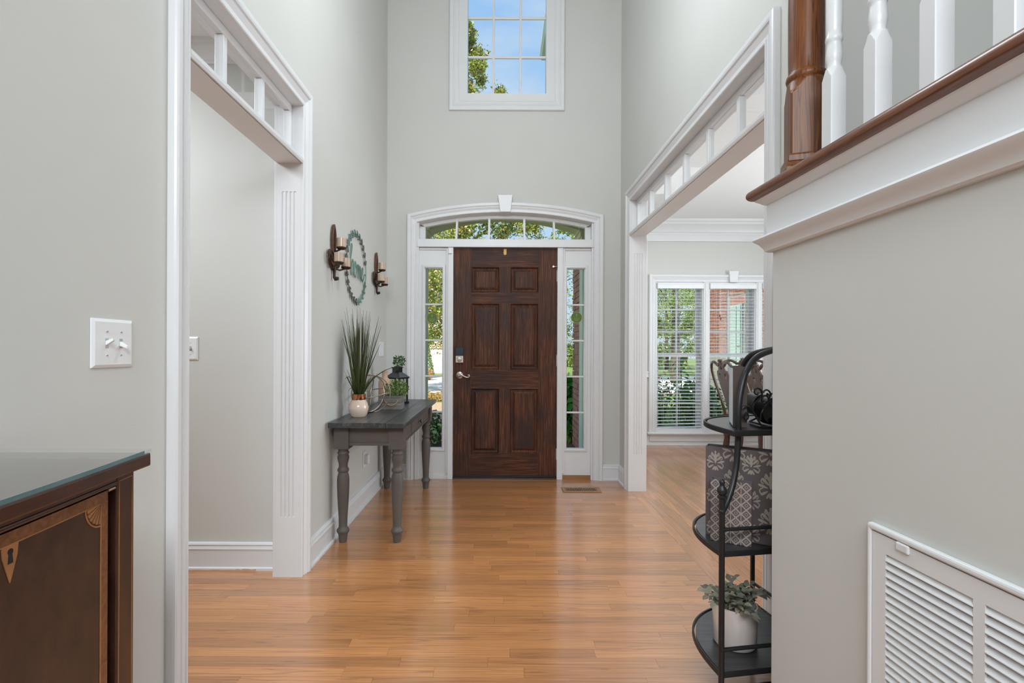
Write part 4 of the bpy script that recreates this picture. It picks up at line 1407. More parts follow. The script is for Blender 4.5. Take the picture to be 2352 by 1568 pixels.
# ================================================================== WALL THINGS, LEFT
def tog(mb, c, up):
    """toggle lever on the left wall, c = (x, y, z)"""
    x, y, z = c
    s = 1 if up else -1
    w = .0048
    return mb.hexa([(x, y - w, z - .006), (x, y + w, z - .006), (x, y + w, z + .006), (x, y - w, z + .006)],
                   [(x + .019, y - w * .8, z + s * .010 - .0035), (x + .019, y + w * .8, z + s * .010 - .0035), (x + .019, y + w * .8, z + s * .010 + .0035), (x + .019, y - w * .8, z + s * .010 + .0035)])


def screw(parent, c, axis):
    h = 1 if axis == 'X' else -1
    o = obj('screw', MB().lathe([(.0005, 0), (.0034, 0), (.0036, .0006 * h), (.003, .0014 * h), (.0005, .0018 * h)], c, 12, axis), SCREWM, parent, smooth=40)
    if axis == 'X':
        obj('slot', MB().box(c[0] + .0012, c[0] + .0021, c[1] - .0028, c[1] + .0028, c[2] - .0004, c[2] + .0004), SLOTM, o)
    return o


sz = 1.153
s1 = thing('light_switch', (XL, 1.289, sz), 'white double toggle light switch on the near left wall', 'light switch')
obj('plate', MB().loft([[(XL, 1.2208, sz - .062), (XL, 1.357, sz - .062), (XL, 1.357, sz + .062), (XL, 1.2208, sz + .062)],
                        [(XL + .003, 1.2208, sz - .062), (XL + .003, 1.357, sz - .062), (XL + .003, 1.357, sz + .062), (XL + .003, 1.2208, sz + .062)],
                        [(XL + .0068, 1.2290, sz - .054), (XL + .0068, 1.3488, sz - .054), (XL + .0068, 1.3488, sz + .054), (XL + .0068, 1.2290, sz + .054)]]), PLATE, s1, bevel=.0012)
for yy, up in ((1.2655, True), (1.3125, False)):
    obj('toggle_slot', MB().box(XL + .0066, XL + .0072, yy - .0052, yy + .0052, sz - .0125, sz + .0125), SLOTM if False else mat('slot_grey', (.42, .42, .42), rough=.6), s1)
    obj('toggle', tog(MB(), (XL + .006, yy, sz), up), PLATE, s1, bevel=.001, label='toggle flipped up' if up else 'toggle flipped down')
    for zz in (-.030, .030):
        screw(s1, (XL + .0066, yy, sz + zz), 'X')
s2y = 2.60
s2x0, s2x1, s2z = -1.640, -1.5645, 1.142
s2 = thing('light_switch', ((s2x0 + s2x1) / 2, s2y, s2z), 'white single toggle light switch on the side room wall', 'light switch')
obj('plate', MB().loft([[(s2x0, s2y, s2z - .06), (s2x1, s2y, s2z - .06), (s2x1, s2y, s2z + .06), (s2x0, s2y, s2z + .06)],
                        [(s2x0, s2y - .003, s2z - .06), (s2x1, s2y - .003, s2z - .06), (s2x1, s2y - .003, s2z + .06), (s2x0, s2y - .003, s2z + .06)],
                        [(s2x0 + .007, s2y - .0066, s2z - .053), (s2x1 - .007, s2y - .0066, s2z - .053), (s2x1 - .007, s2y - .0066, s2z + .053), (s2x0 + .007, s2y - .0066, s2z + .053)]]), PLATE, s2)
cxs = (s2x0 + s2x1) / 2
obj('toggle_slot', MB().box(cxs - .0052, cxs + .0052, s2y - .0072, s2y - .0064, s2z - .0125, s2z + .0125), MATS['slot_grey'], s2)
obj('toggle', MB().hexa([(cxs - .0048, s2y - .006, s2z - .005), (cxs + .0048, s2y - .006, s2z - .005), (cxs + .0048, s2y - .006, s2z + .005), (cxs - .0048, s2y - .006, s2z + .005)],
                        [(cxs - .004, s2y - .024, s2z + .007), (cxs + .004, s2y - .024, s2z + .007), (cxs + .004, s2y - .024, s2z + .013), (cxs - .004, s2y - .024, s2z + .013)]), PLATE, s2)
for zz in (-.030, .030):
    screw(s2, (cxs, s2y - .0064, s2z + zz), 'Y')
# plate by the door corner and outlet under the table
p3 = thing('wall_plate', (XL, 4.215, 1.145), 'white wall plate on the left wall behind the lantern', 'wall plate')
obj('plate', MB().box(XL, XL + .006, 4.14, 4.29, 1.085, 1.205), PLATE, p3, bevel=.002)
for zz in (1.115, 1.175):
    screw(p3, (XL + .006, 4.215, zz), 'X')
p4 = thing('outlet', (XL, 3.72, .33), 'white outlet with a plug-in device beneath the console table', 'outlet')
obj('plate', MB().box(XL, XL + .006, 3.665, 3.74, .27, .39), PLATE, p4, bevel=.002)
obj('plug_in_device', MB().box(XL + .006, XL + .034, 3.685, 3.735, .295, .365), PLATE, p4, bevel=.006)

# ---- sconces
def sconce(y0, zc, label):
    x0 = XL
    s = thing('wall_sconce', (x0, y0, zc), label, 'candle sconce', 'candle sconces either side of the wreath sign')
    f = lambda u, v, t: (x0 + t, y0 + u, zc + v)
    # pointed back plate with openwork
    outer = [(0, .165), (.012, .155), (.022, .135), (.030, .11), (.033, .08), (.031, .04), (.022, .0), (.014, -.03), (.010, -.06), (-.010, -.06), (-.014, -.03), (-.022, 0), (-.031, .04), (-.033, .08), (-.030, .11), (-.022, .135), (-.012, .155)]
    inner = [(u * .58, .053 + (v - .053) * .80) for u, v in outer]
    obj('back_frame', MB().prism(outer, f, .006, .020, holes=[inner]), BRONZEE, s, bevel=.002)
    scr = MB()
    for sg in (-1, 1):
        pts = [(x0 + .013, y0 + sg * .002, zc - .03), (x0 + .013, y0 + sg * .014, zc + .02), (x0 + .013, y0 + sg * .004, zc + .06), (x0 + .013, y0 + sg * .013, zc + .09), (x0 + .013, y0 + sg * .004, zc + .125)]
        scr.tube(pts, .0035, 6)
    obj('scrollwork', scr, BRONZE, s, smooth=60)
    # side scrolls, tail
    sd_ = MB()
    for sg in (-1, 1):
        pts = []
        for q in range(26):
            a = q / 25
            ang = R(-100) + R(470) * a
            rr = .045 * (1 - .72 * a)
            pts.append((x0 + .016 + .010 * a, y0 + sg * (.050 + rr * math.cos(ang)), zc - .040 + rr * math.sin(ang)))
        sd_.tube([(x0 + .012, y0 + sg * .006, zc - .105)] + pts, [.006] + [.0075 - .004 * q / 25 for q in range(26)], 8, flat=1.3)
    obj('side_scroll', sd_, BRONZE, s, smooth=60)
    lw = MB()
    for sg in (-1, 1):
        leaf = [(sg * .008, -.10), (sg * .055, -.075), (sg * .092, -.035), (sg * .096, -.01), (sg * .078, .004), (sg * .060, -.012), (sg * .03, -.05), (sg * .008, -.075)]
        hole = [(sg * .030, -.075), (sg * .055, -.058), (sg * .078, -.030), (sg * .074, -.018), (sg * .050, -.042)]
        lw.prism(leaf, f, .008, .022, holes=[hole])
    obj('leaf_scroll', lw, BRONZEE, s, bevel=.002)
    tail = [(x0 + .014, y0, zc - .06), (x0 + .016, y0, zc - .095), (x0 + .016, y0, zc - .13), (x0 + .016, y0, zc - .150), (x0 + .024, y0, zc - .163), (x0 + .034, y0, zc - .160), (x0 + .034, y0, zc - .148)]
    obj('tail', MB().tube(tail, [.016, .012, .008, .008, .010, .011, .009], 10), BRONZE, s, smooth=60)
    for (u, v, out) in ((0.0, .045, .058), (-.100, -.060, .075), (.075, -.060, .062)):
        arm = [(x0 + .014, y0 + u * .25, zc + v - .035), (x0 + out * .5, y0 + u * .7, zc + v - .040), (x0 + out, y0 + u, zc + v - .026)]
        obj('arm', MB().tube(arm, .0055, 8), BRONZE, s, smooth=60)
        c = (x0 + out, y0 + u, zc + v)
        d = obj('drip_pan', MB().lathe([(.002, -.032), (.020, -.030), (.0275, -.024), (.0285, -.017), (.027, -.016), (.002, -.018)], c, 24), BRONZE, s, smooth=50)
        obj('candle_cup', MB().lathe([(.002, -.016), (.0265, -.016), (.0268, .036), (.0248, .036), (.0243, -.008), (.002, -.008)], c, 28), CANDLE, s, smooth=40, label='ribbed beige glass candle cup')
    return s


sconce(2.970, 1.718, 'bronze three cup candle sconce on the wall left of the wreath sign')
sconce(3.995, 1.750, 'bronze three cup candle sconce on the wall right of the wreath sign')

# ---- wreath sign
wy, wz_, wr = 3.452, 1.702, .232
ws = thing('wreath_sign', (XL + .012, wy, wz_), 'round verdigris metal wreath sign reading home on the left wall', 'wall sign')
f = lambda u, v, t: (XL + .010 + t, wy + u, wz_ + v)
ring = [f(wr * math.cos(a), wr * math.sin(a), .002) for a in [2 * math.pi * q / 72 for q in range(72)]]
obj('hoop', MB().tube(ring, .0035, 6, closed=True), VERDI, ws, smooth=60)
lr = random.Random(5)
for q in range(52):
    ang = R(-90 + 7 + 346 * (q // 2) / 25)
    if R(-18) < ang < R(8):
        continue
    sgn = 1 if q % 2 else -1
    c = (wr * math.cos(ang), wr * math.sin(ang))
    tang = ang + math.pi / 2 + (0 if math.cos(ang) > 0 or True else 0)
    dr_ = 1 if q < 20 else -1
    dang = tang + sgn * R(38)
    L, w = .040, .0095
    dx, dy = math.cos(dang), math.sin(dang)
    poly = []
    for i in range(12):
        th = 2 * math.pi * i / 12
        lx_, wy_ = L / 2 + L / 2 * math.cos(th), w * math.sin(th) * (1.0 if math.cos(th) < .3 else .7)
        poly.append((c[0] + dx * lx_ - dy * wy_, c[1] + dy * lx_ + dx * wy_))
    obj('leaf', MB().prism(poly, f, .0, .004), VERDI if (ang < R(10) or ang > R(60) and ang < R(150)) else VERDB, ws)
# script letters: strokes in sign units, then slanted
def spline(pts, n=8):
    out = []
    P = [Vector((p[0], p[1], 0)) for p in pts]
    for i in range(len(P) - 1):
        p0, p1, p2, p3 = P[max(i - 1, 0)], P[i], P[i + 1], P[min(i + 2, len(P) - 1)]
        for k in range(n):
            t = k / n
            out.append(.5 * ((2 * p1) + (-p0 + p2) * t + (2 * p0 - 5 * p1 + 4 * p2 - p3) * t * t + (-p0 + 3 * p1 - 3 * p2 + p3) * t ** 3))
    out.append(P[-1])
    return [(p.x, p.y) for p in out]


letters = [
    ('letter_h', [(-.232, -.01), (-.20, -.03), (-.17, -.02), (-.135, .05), (-.116, .10), (-.122, .125), (-.134, .11), (-.140, .05), (-.138, -.06), (-.136, -.085), (-.128, -.03), (-.105, .022), (-.090, .012), (-.090, -.05), (-.078, -.075), (-.062, -.055)]),
    ('letter_o', [(-.062, -.055), (-.03, .018), (-.045, .022), (-.062, -.015), (-.055, -.07), (-.030, -.078), (-.010, -.035), (-.022, .018), (-.020, -.005), (.006, -.012)]),
    ('letter_m', [(.006, -.012), (.018, .018), (.022, -.02), (.020, -.075), (.028, -.02), (.046, .020), (.054, -.01), (.052, -.072), (.060, -.02), (.080, .018), (.090, -.01), (.088, -.06), (.098, -.075), (.110, -.055)]),
    ('letter_e', [(.110, -.055), (.135, -.028), (.150, .005), (.138, .022), (.122, .0), (.120, -.05), (.138, -.078), (.165, -.055), (.195, -.015), (.232, -.02)]),
]
for nm, pts in letters:
    p2 = spline(pts)
    obj(nm, MB().tube([f(u, v + .01 - .06 * u, .002) for u, v in p2], .0042, 6, flat=.8), VERDI, ws, smooth=60)
obj('standoff', MB().tube([f(0, wr, -.010), f(0, wr, .002)], .003, 6).tube([f(0, -wr, -.010), f(0, -wr, .002)], .003, 6), VERDB, ws)

# ================================================================== ETAGERE
EU, EV = Vector((.987, .16, 0)), Vector((-.16, .987, 0))
ES = .385
EA = Vector((.665, 1.500, 0))
EC = EA + EU * ES


def outline(s, n=2.6, c=None, m=26):
    """quarter superellipse: A -> B -> C"""
    c = c if c is not None else EC
    pts = []
    for k in range(m + 1):
        a = math.pi / 2 * k / m
        p, q = max(0, math.cos(a)) ** (2 / n), max(0, math.sin(a)) ** (2 / n)
        P = c - EU * (s * p) + EV * (s * q)
        pts.append((P.x, P.y))
    pts.append((c.x, c.y))
    return pts


et = thing('corner_shelf', (EC.x, EC.y, 0), 'black iron bow front corner shelf with three wooden tiers', 'shelf')


def shelf(z, s, n):
    b = obj('shelf_board', MB().prism(outline(s - .016, n, EC - EU * .004 + EV * .004), lambda u, v, t: (u, v, t), z - .012, z), BLKW, et)
    ol = outline(s, n)
    inn = outline(s - .014, n, EC - EU * .006 + EV * .006)
    obj('shelf_rim', MB().prism(ol, lambda u, v, t: (u, v, t), z - .014, z + .004, holes=[inn]), BLACKM, b, bevel=.003)
    return b


shelf(.172, ES, 2.6)
shelf(.535, ES, 2.6)
shelf(.897, .345, 2.9)
EB = EC + EV * ES
for P, nm in ((EA, 'post'), (EB, 'post'), (EC, 'post')):
    top = .70 if P is not EC else .90
    P2 = P + (EC - EU * .15 + EV * .15 - P).normalized() * .006
    o = obj(nm, MB().tube([(P2.x, P2.y, 0), (P2.x, P2.y, top)], .0084, 10), BLACKM, et, smooth=50)
    if P is not EC:
        obj('finial', MB().lathe([(.0098, 0), (.0135, .003), (.0135, .008), (.009, .011), (.0125, .016), (.0145, .022), (.0135, .029), (.008, .036), (.0065, .042), (.0085, .047), (.007, .054), (.002, .058)], (P2.x, P2.y, top - .002), 16), BLACKM, o, smooth=50)
# side rails above the tiers
for z in (.245, .605):
    obj('side_rail', MB().tube([(EA.x, EA.y, z), (EC.x, EC.y, z)], .006, 8), BLACKM, et, smooth=50)
    obj('side_rail', MB().tube([(EB.x, EB.y, z), (EC.x, EC.y, z)], .006, 8), BLACKM, et, smooth=50)
obj('stretcher', MB().tube([(EA.x, EA.y, .125), (EC.x, EC.y, .125)], .008, 8), BLACKM, et, smooth=50)
# bent tubes meeting over the top tier
APX = EC - EU * .10 + EV * .13
def archtube(base, z0, kk):
    d = APX - base
    pr = [(0, z0), (.10, z0 + .03), (.19, z0 + .075), (.25, z0 + .13), (.275, z0 + .19), (.285, z0 + .25), (.285, .90), (.285, .955), (.33, 1.02), (.43, 1.08), (.63, 1.123), (1.0, 1.146), (1.25, 1.149)]
    p2 = spline(pr, 6)
    return [(base.x + d.x * k_, base.y + d.y * k_, z_) for k_, z_ in p2]
obj('arch_bar', MB().tube(archtube(EA, .655, 0), .0096, 8), BLACKM, et, smooth=50)
pr = spline([(0, .90), (0, 1.02), (.03, 1.075), (.12, 1.105), (.35, 1.13), (.7, 1.143), (1.0, 1.149)], 6)
EM = EC - EU * .135 + EV * .265
obj('arch_bar', MB().tube([(EM.x + (APX.x - EM.x) * k_, EM.y + (APX.y - EM.y) * k_, z_) for k_, z_ in pr], .0096, 8), BLACKM, et, smooth=50)


def orient_box(o2d, ud, w, d, z0, z1):
    """box from front-left corner o2d, along ud for w, back for d"""
    ud = Vector((ud[0], ud[1], 0)).normalized()
    bd = Vector((-ud.y, ud.x, 0))
    o = Vector((o2d[0], o2d[1], 0))
    c = [o, o + ud * w, o + ud * w + bd * d, o + bd * d]
    return [(p.x, p.y, z0) for p in c], [(p.x, p.y, z1) for p in c], (o, ud, bd)


def bookbox(name, o2d, ud, w, d, z0, h, cover, label, cover_t=.004):
    bot, top, (o, u_, b_) = orient_box(o2d, ud, w, d, z0, z0 + h)
    t = thing(name, (o.x, o.y, z0), label, 'storage box')
    def bx(u0, u1, b0, b1, za, zb3):
        P = lambda a, b: o + u_ * a + b_ * b
        q = [P(u0, b0), P(u1, b0), P(u1, b1), P(u0, b1)]
        return [(p.x, p.y, za) for p in q], [(p.x, p.y, zb3) for p in q]
    t.pop('x', None) if False else None
    obj('cover', MB().hexa(*bx(0, w, 0, cover_t, z0, z0 + h)), cover, t, bevel=.0012)
    obj('cover', MB().hexa(*bx(0, w, d - cover_t, d, z0, z0 + h)), cover, t, bevel=.0012)
    obj('spine', MB().hexa(*bx(0, cover_t, cover_t, d - cover_t, z0, z0 + h)), cover, t, bevel=.0012)
    obj('page_block', MB().hexa(*bx(cover_t, w - .004, cover_t, d - cover_t, z0 + .004, z0 + h - .006)), cover, t)
    return t, (o, u_, b_)


# damask box (large) and lattice box (small)
ZS2 = .5355
big, (bo, bu, bb) = bookbox('storage_box', (.682, 1.655), (.162, -.100), .205, .050, ZS2, .292, MAUVE, 'tall mauve damask patterned box on the middle tier of the corner shelf')
sml, (so2, su, sb2) = bookbox('storage_box', (.6775, 1.605), (.100, -.060), .118, .036, ZS2, .196, MAUVE, 'small mauve lattice patterned box in front of the damask box')


def motif(mb, fn, cx, cz_, s, clip):
    """damask motif out of teardrops and curls"""
    def put(poly):
        P = [(cx + a * s, cz_ + b * s) for a, b in poly]
        P = [(min(max(a, clip[0]), clip[1]), min(max(b, clip[2]), clip[3])) for a, b in P]
        Q = []
        for p in P:
            if not Q or (abs(p[0] - Q[-1][0]) + abs(p[1] - Q[-1][1])) > 1e-5:
                Q.append(p)
        if len(Q) < 3:
            return
        ar = sum(Q[i][0] * Q[(i + 1) % len(Q)][1] - Q[(i + 1) % len(Q)][0] * Q[i][1] for i in range(len(Q)))
        if abs(ar) < 1e-7:
            return
        cnt[0] += 1
        mb.prism(Q, fn, .0, .0003 + .00002 * cnt[0])
    cnt = [0]
    def drop(x, y, ang, L, w):
        ca, sa2 = math.cos(ang), math.sin(ang)
        out = []
        for i in range(10):
            th = 2 * math.pi * i / 10
            l = L / 2 - L / 2 * math.cos(th)
            ww = w * math.sin(th) * (.45 + .55 * l / L)
            out.append((x + ca * l - sa2 * ww, y + sa2 * l + ca * ww))
        put(out)
    def curl(x, y, r_, a0, turn, w):
        pts = []
        for i in range(11):
            t = i / 10
            a = a0 + turn * t
            rr = r_ * (1 - .75 * t)
            pts.append((x + rr * math.cos(a), y + rr * math.sin(a)))
        for i in range(10):
            (xa, ya), (xb, yb) = pts[i], pts[i + 1]
            dx, dy = xb - xa, yb - ya
            l = math.hypot(dx, dy) + 1e-9
            nx, ny = -dy / l * w / 2, dx / l * w / 2
            put([(xa + nx, ya + ny), (xb + nx, yb + ny), (xb - nx, yb - ny), (xa - nx, ya - ny)])
    drop(0, -.15, math.pi / 2, .62, .12)
    for sg in (-1, 1):
        drop(sg * .06, .02, math.pi / 2 - sg * .75, .42, .085)
        drop(sg * .10, -.10, math.pi / 2 - sg * 1.25, .42, .08)
        drop(sg * .05, .18, math.pi / 2 - sg * .42, .38, .07)
        drop(sg * .10, -.22, -math.pi / 2 + sg * .95, .36, .07)
        drop(sg * .04, -.28, -math.pi / 2 + sg * .4, .30, .06)
        curl(sg * .30, -.28, .17, math.pi / 2, -sg * 5.0, .05)
        curl(sg * .27, .22, .14, -math.pi / 2, sg * 4.6, .045)
        curl(sg * .16, .40, .10, -math.pi / 2, sg * 4.2, .04)
    drop(0, -.30, -math.pi / 2, .26, .08)
    drop(0, .40, math.pi / 2, .22, .07)


def facefn(o, u_, b_, z0):
    return lambda u, v, t: tuple(o + u_ * u - b_ * t + Vector((0, 0, z0 + v)))


fb = facefn(bo, bu, bb, ZS2)
clip = (.003, .202, .003, .289)
for j, zrow in enumerate((.288, .245, .185, .135, .075, .030)):
    for i in range(3):
        cxm = (.085 if j % 2 == 0 else .030) + i * .108 - (.108 if j % 2 == 0 and i == 2 else 0) * 0
        if j % 2 == 0:
            cxm = [.085, .190, -.03][i]
        else:
            cxm = [.030, .135, .24][i]
        if cxm < -.01 or cxm > .215:
            continue
        mm_ = MB()
        motif(mm_, fb, cxm, zrow, .072 if j % 2 == 0 else .055, clip)
        if mm_.f:
            obj('printed_motif', mm_, PRINT, big, recalc=False)
# lattice
fs_ = facefn(so2, su, sb2, ZS2)
lat = MB()
W_, H_ = .118, .196
ncol, nrow = 4, 7
cw, ch = W_ / ncol, H_ / nrow


def seg(mb, a, b, w, fn):
    dx, dy = b[0] - a[0], b[1] - a[1]
    l = math.hypot(dx, dy)
    nx, ny = -dy / l * w / 2, dx / l * w / 2
    mb.prism([(a[0] + nx, a[1] + ny), (b[0] + nx, b[1] + ny), (b[0] - nx, b[1] - ny), (a[0] - nx, a[1] - ny)], fn, .0, .0004 + .0003 * rnd.random())


for i in range(1, ncol + 1):
    x = i * cw - cw * .5 + cw * .5
    if i < ncol:
        seg(lat, (x, .001), (x, H_ - .001), .0022, fs_)
for i in range(ncol):
    for j in range(nrow):
        c = ((i + .5) * cw, (j + .5) * ch)
        hx, hy = cw * .47, ch * .5
        for k in range(4):
            p = [(0, hy), (hx, 0), (0, -hy), (-hx, 0)]
            a, b = p[k], p[(k + 1) % 4]
            seg(lat, (c[0] + a[0], c[1] + a[1]), (c[0] + b[0], c[1] + b[1]), .0040, fs_)
            seg(lat, (c[0] + a[0] * .36, c[1] + a[1] * .36), (c[0] + b[0] * .36, c[1] + b[1] * .36), .0016, fs_)
obj('printed_lattice', lat, PRINT, sml, recalc=False)

# tall book standing on the top tier
ZS3 = .8975
tb, (to, tu, tbk) = bookbox('tall_book', (.7458, 1.600), (.94, -.342), .041, .13, ZS3, .193, TALLB, 'tall dark brown book standing upright on the top tier of the corner shelf')
tb['category'] = 'book'
pg = MB().hexa(*[[(p[0], p[1], p[2]) for p in q] for q in orient_box((to - tu * .0012 + tbk * .006)[:2], tu, .0016, .118, ZS3 + .005, ZS3 + .188)[:2]])
obj('page_edge', pg, PAGES, tb, label='pale page edges')

# scrolled wire bottle rack with dark drums
rk = thing('wine_rack', (.90, 1.60, ZS3), 'black scrolled iron bottle rack on the top tier of the corner shelf', 'bottle rack')
wires = []
RP = lambda zx, zy, y=1.575: (wx(1480 + zx / 6.91, y), y, wz(780 + zy / 6.91, y))
curves = [
    [(1555, 1085), (1572, 1055), (1610, 1038), (1655, 1045), (1700, 1085), (1760, 1180), (1830, 1290), (1890, 1370), (1960, 1398), (2040, 1398)],
    [(1600, 1120), (1575, 1170), (1580, 1220), (1612, 1252), (1645, 1235), (1655, 1190), (1640, 1150), (1612, 1143), (1600, 1165), (1618, 1185)],
    [(1812, 815), (1800, 848), (1765, 842), (1748, 805), (1765, 768), (1805, 752), (1850, 775), (1870, 830), (1855, 890), (1800, 940), (1745, 1000), (1725, 1070), (1745, 1150), (1830, 1260)],
    [(1905, 940), (1880, 960), (1868, 935), (1880, 890), (1915, 868), (1955, 880), (1975, 930), (1960, 995), (1910, 1050), (1878, 1110), (1850, 1180), (1845, 1260)],
    [(1970, 845), (1950, 838), (1955, 862)],
    [(1888, 830), (1905, 795), (1945, 778), (1985, 800), (2005, 845), (1985, 860), (1962, 848)],
    [(2100, 820), (2050, 828), (2005, 860), (1985, 920), (1995, 985), (2050, 1045), (2110, 1060)],
]
for c in curves:
    obj('scroll_wire', MB().tube([RP(a, b) for a, b in spline(c, 6)], .0029, 6), BLACKM, rk, smooth=60)
drumM = mat('drum_black', (.008, .008, .008), rough=.5)
c1 = (wx(1786, 1.60), wz(942, 1.60))
disc = [(.047 * math.cos(2 * math.pi * q / 32), .047 * math.sin(2 * math.pi * q / 32)) for q in range(32)]
hole = [(-.021 + .0105 * math.cos(2 * math.pi * q / 16), -.030 + .0105 * math.sin(2 * math.pi * q / 16)) for q in range(16)]
obj('bottle_drum', MB().prism(disc, lambda u, v, t: (c1[0] + u, 1.60 + t, c1[1] + v), 0, .055, holes=[hole]), drumM, rk)
c2 = (wx(1752, 1.70), 1.70, wz(928, 1.70))
obj('bottle_drum', MB().lathe([(.001, .014), (.030, .012), (.033, .0), (.037, .002), (.038, .07), (.001, .07)], c2, 28, 'Y'), drumM, rk, smooth=40)
zb4 = ZS3 + .0045
obj('rack_base', MB().tube([(wx(1742, 1.575), 1.575, zb4), (wx(1840, 1.575), 1.575, zb4)], .0032, 6).tube([(wx(1768, 1.575), 1.575, zb4), (wx(1768, 1.575), 1.70, zb4)], .0032, 6).tube([(wx(1768, 1.575), 1.70, zb4), (c2[0], 1.70, c2[2] - .034)], .0032, 6), BLACKM, rk, smooth=60)

# potted eucalyptus like plant on the bottom tier
qx, qy, qz = .786, 1.668, .1725
pp = thing('potted_plant', (qx, qy, qz), 'dusty green leafy plant in a white pot on the bottom tier of the corner shelf', 'plant')
obj('pot', MB().lathe([(.045, 0), (.064, .001), (.067, .006), (.0695, .128), (.0695, .131), (.066, .131), (.064, .112), (.002, .110)], (qx, qy, qz), 40), WHITEC, pp, smooth=40)
er = random.Random(31)
lm_ = MB()
lw_ = [0, .55, .9, 1.0, .85, .45, 0]
L_ = 1.0
vs_ = []
for i, w in enumerate(lw_):
    x = i / 6
    vs_ += [(x, -.30 * w, .10 * w - .12 * x * x), (x, 0, -.12 * x * x), (x, .30 * w, .10 * w - .12 * x * x)]
fs2 = []
for i in range(6):
    for j in range(2):
        a = i * 3 + j
        fs2.append((a, a + 1, a + 4, a + 3))
lm_.add(vs_, fs2)
leaf_o = None
stm = MB()
nl = 0
for s_i in range(36):
    a = er.uniform(0, 2 * math.pi)
    el = er.uniform(.15, 1.25)
    base = Vector((qx + er.uniform(-.045, .045), qy + er.uniform(-.045, .045), qz + .115))
    L = er.uniform(.070, .112)
    d = Vector((math.cos(a) * (1.15 - el * .7), math.sin(a) * (1.15 - el * .7), .35 + el * .75)).normalized()
    pts = [base]
    for k in range(5):
        pts.append(pts[-1] + d * (L / 5))
        d = (d + Vector((math.cos(a) * .10, math.sin(a) * .10, -.20))).normalized()
    stm.tube(pts, .0016, 5)
    for k in (2, 3, 4, 5):
        for sg in (-1, 1):
            p = pts[k]
            t = (pts[k] - pts[k - 1]).normalized()
            sd2 = t.cross(Vector((0, 0, 1)))
            if sd2.length < .1:
                sd2 = Vector((1, 0, 0))
            sd2.normalize()
            xd = (t * er.uniform(.2, .9) + sd2 * sg * er.uniform(.5, 1.0) + Vector((0, 0, er.uniform(-.35, .35)))).normalized()
            zd = Vector((er.uniform(-.5, .5), er.uniform(-.7, .2), 1))
            zd = (zd - xd * zd.dot(xd)).normalized()
            yd_ = zd.cross(xd)
            s = er.uniform(.020, .031)
            M = Matrix(((xd.x, yd_.x, zd.x, 0), (xd.y, yd_.y, zd.y, 0), (xd.z, yd_.z, zd.z, 0), (0, 0, 0, 1)))
            if leaf_o is None:
                leaf_o = obj('leaf', lm_, LF_EUC, pp, local=True, recalc=False, smooth=180)
                o = leaf_o
            else:
                o = leaf_o.copy()
                COL.objects.link(o)
                o.parent = pp
            o.matrix_local = Matrix.Translation(p - Vector((qx, qy, qz))) @ M @ Matrix.Diagonal((s, s, s, 1))
            nl += 1
obj('stem', stm, LF_EUC, pp, smooth=60)

# ================================================================== FLOOR REGISTER
rx0, rx1, ry0, ry1 = .515, .825, 4.022, 4.162
rg = thing('floor_register', ((rx0 + rx1) / 2, 4.09, 0), 'bronze floor register with dark slots near the front door', 'floor vent')
fm = MB().box(rx0, rx1, ry0, ry0 + .026, .0005, .006).box(rx0, rx1, ry1 - .026, ry1, .0005, .006).box(rx0, rx0 + .030, ry0 + .026, ry1 - .026, .0005, .006).box(rx1 - .030, rx1, ry0 + .026, ry1 - .026, .0005, .006)
obj('frame', fm, REGI, rg, bevel=.002)
obj('dark_well', MB().box(rx0 + .03, rx1 - .03, ry0 + .026, ry1 - .026, .0004, .001), SLOTM, rg)
nb = 19
for k in range(nb):
    x = rx0 + .030 + (rx1 - rx0 - .06) * (k + .5) / nb
    obj('bar', MB().box(x - .0032, x + .0032, ry0 + .026, ry1 - .026, .0012, .0055), REGI, rg)

# ================================================================== STICKERS
for nm, px_, py_, lb in (('security_sticker', 992, 731, 'round green security sticker in the left sidelight'), ('security_sticker', 1324, 728, 'round green security sticker in the right sidelight')):
    yy = YF + .050
    c = (wx(px_, yy), yy, wz(py_, yy))
    s = thing(nm, c, lb, 'sticker')
    obj('disc', MB().lathe([(.001, 0), (.0478, 0), (.0478, .0012), (.001, .0012)], c, 40, 'Y'), GREENST, s)
    rim = MB()
    P1 = [(.0495 * math.cos(2 * math.pi * q / 40), .0495 * math.sin(2 * math.pi * q / 40)) for q in range(40)]
    P2 = [(a * .955, b * .955) for a, b in P1]
    rim.prism(P1, lambda u, v, t: (c[0] + u, c[1] + t, c[2] + v), -.0006, .0014, holes=[P2])
    obj('pale_ring', rim, STKL, s)
    pr_ = MB()
    ff = lambda u, v, t: (c[0] + u, c[1] + t, c[2] + v)
    pr_.prism([(-.002, .008), (.002, .008), (.005, .030), (0, .034), (-.005, .030)], ff, -.0008, 0)
    for zz, hw in ((-.008, .026), (-.020, .022), (-.027, .017)):
        pr_.prism([(-hw, zz - .0013), (hw, zz - .0013), (hw, zz + .0013), (-hw, zz + .0013)], ff, -.0008, 0)
    obj('printed_mark', pr_, mat('sticker_faint_print', (.25, .36, .10), rough=.5) if 'sticker_faint_print' not in MATS else MATS['sticker_faint_print'], s)

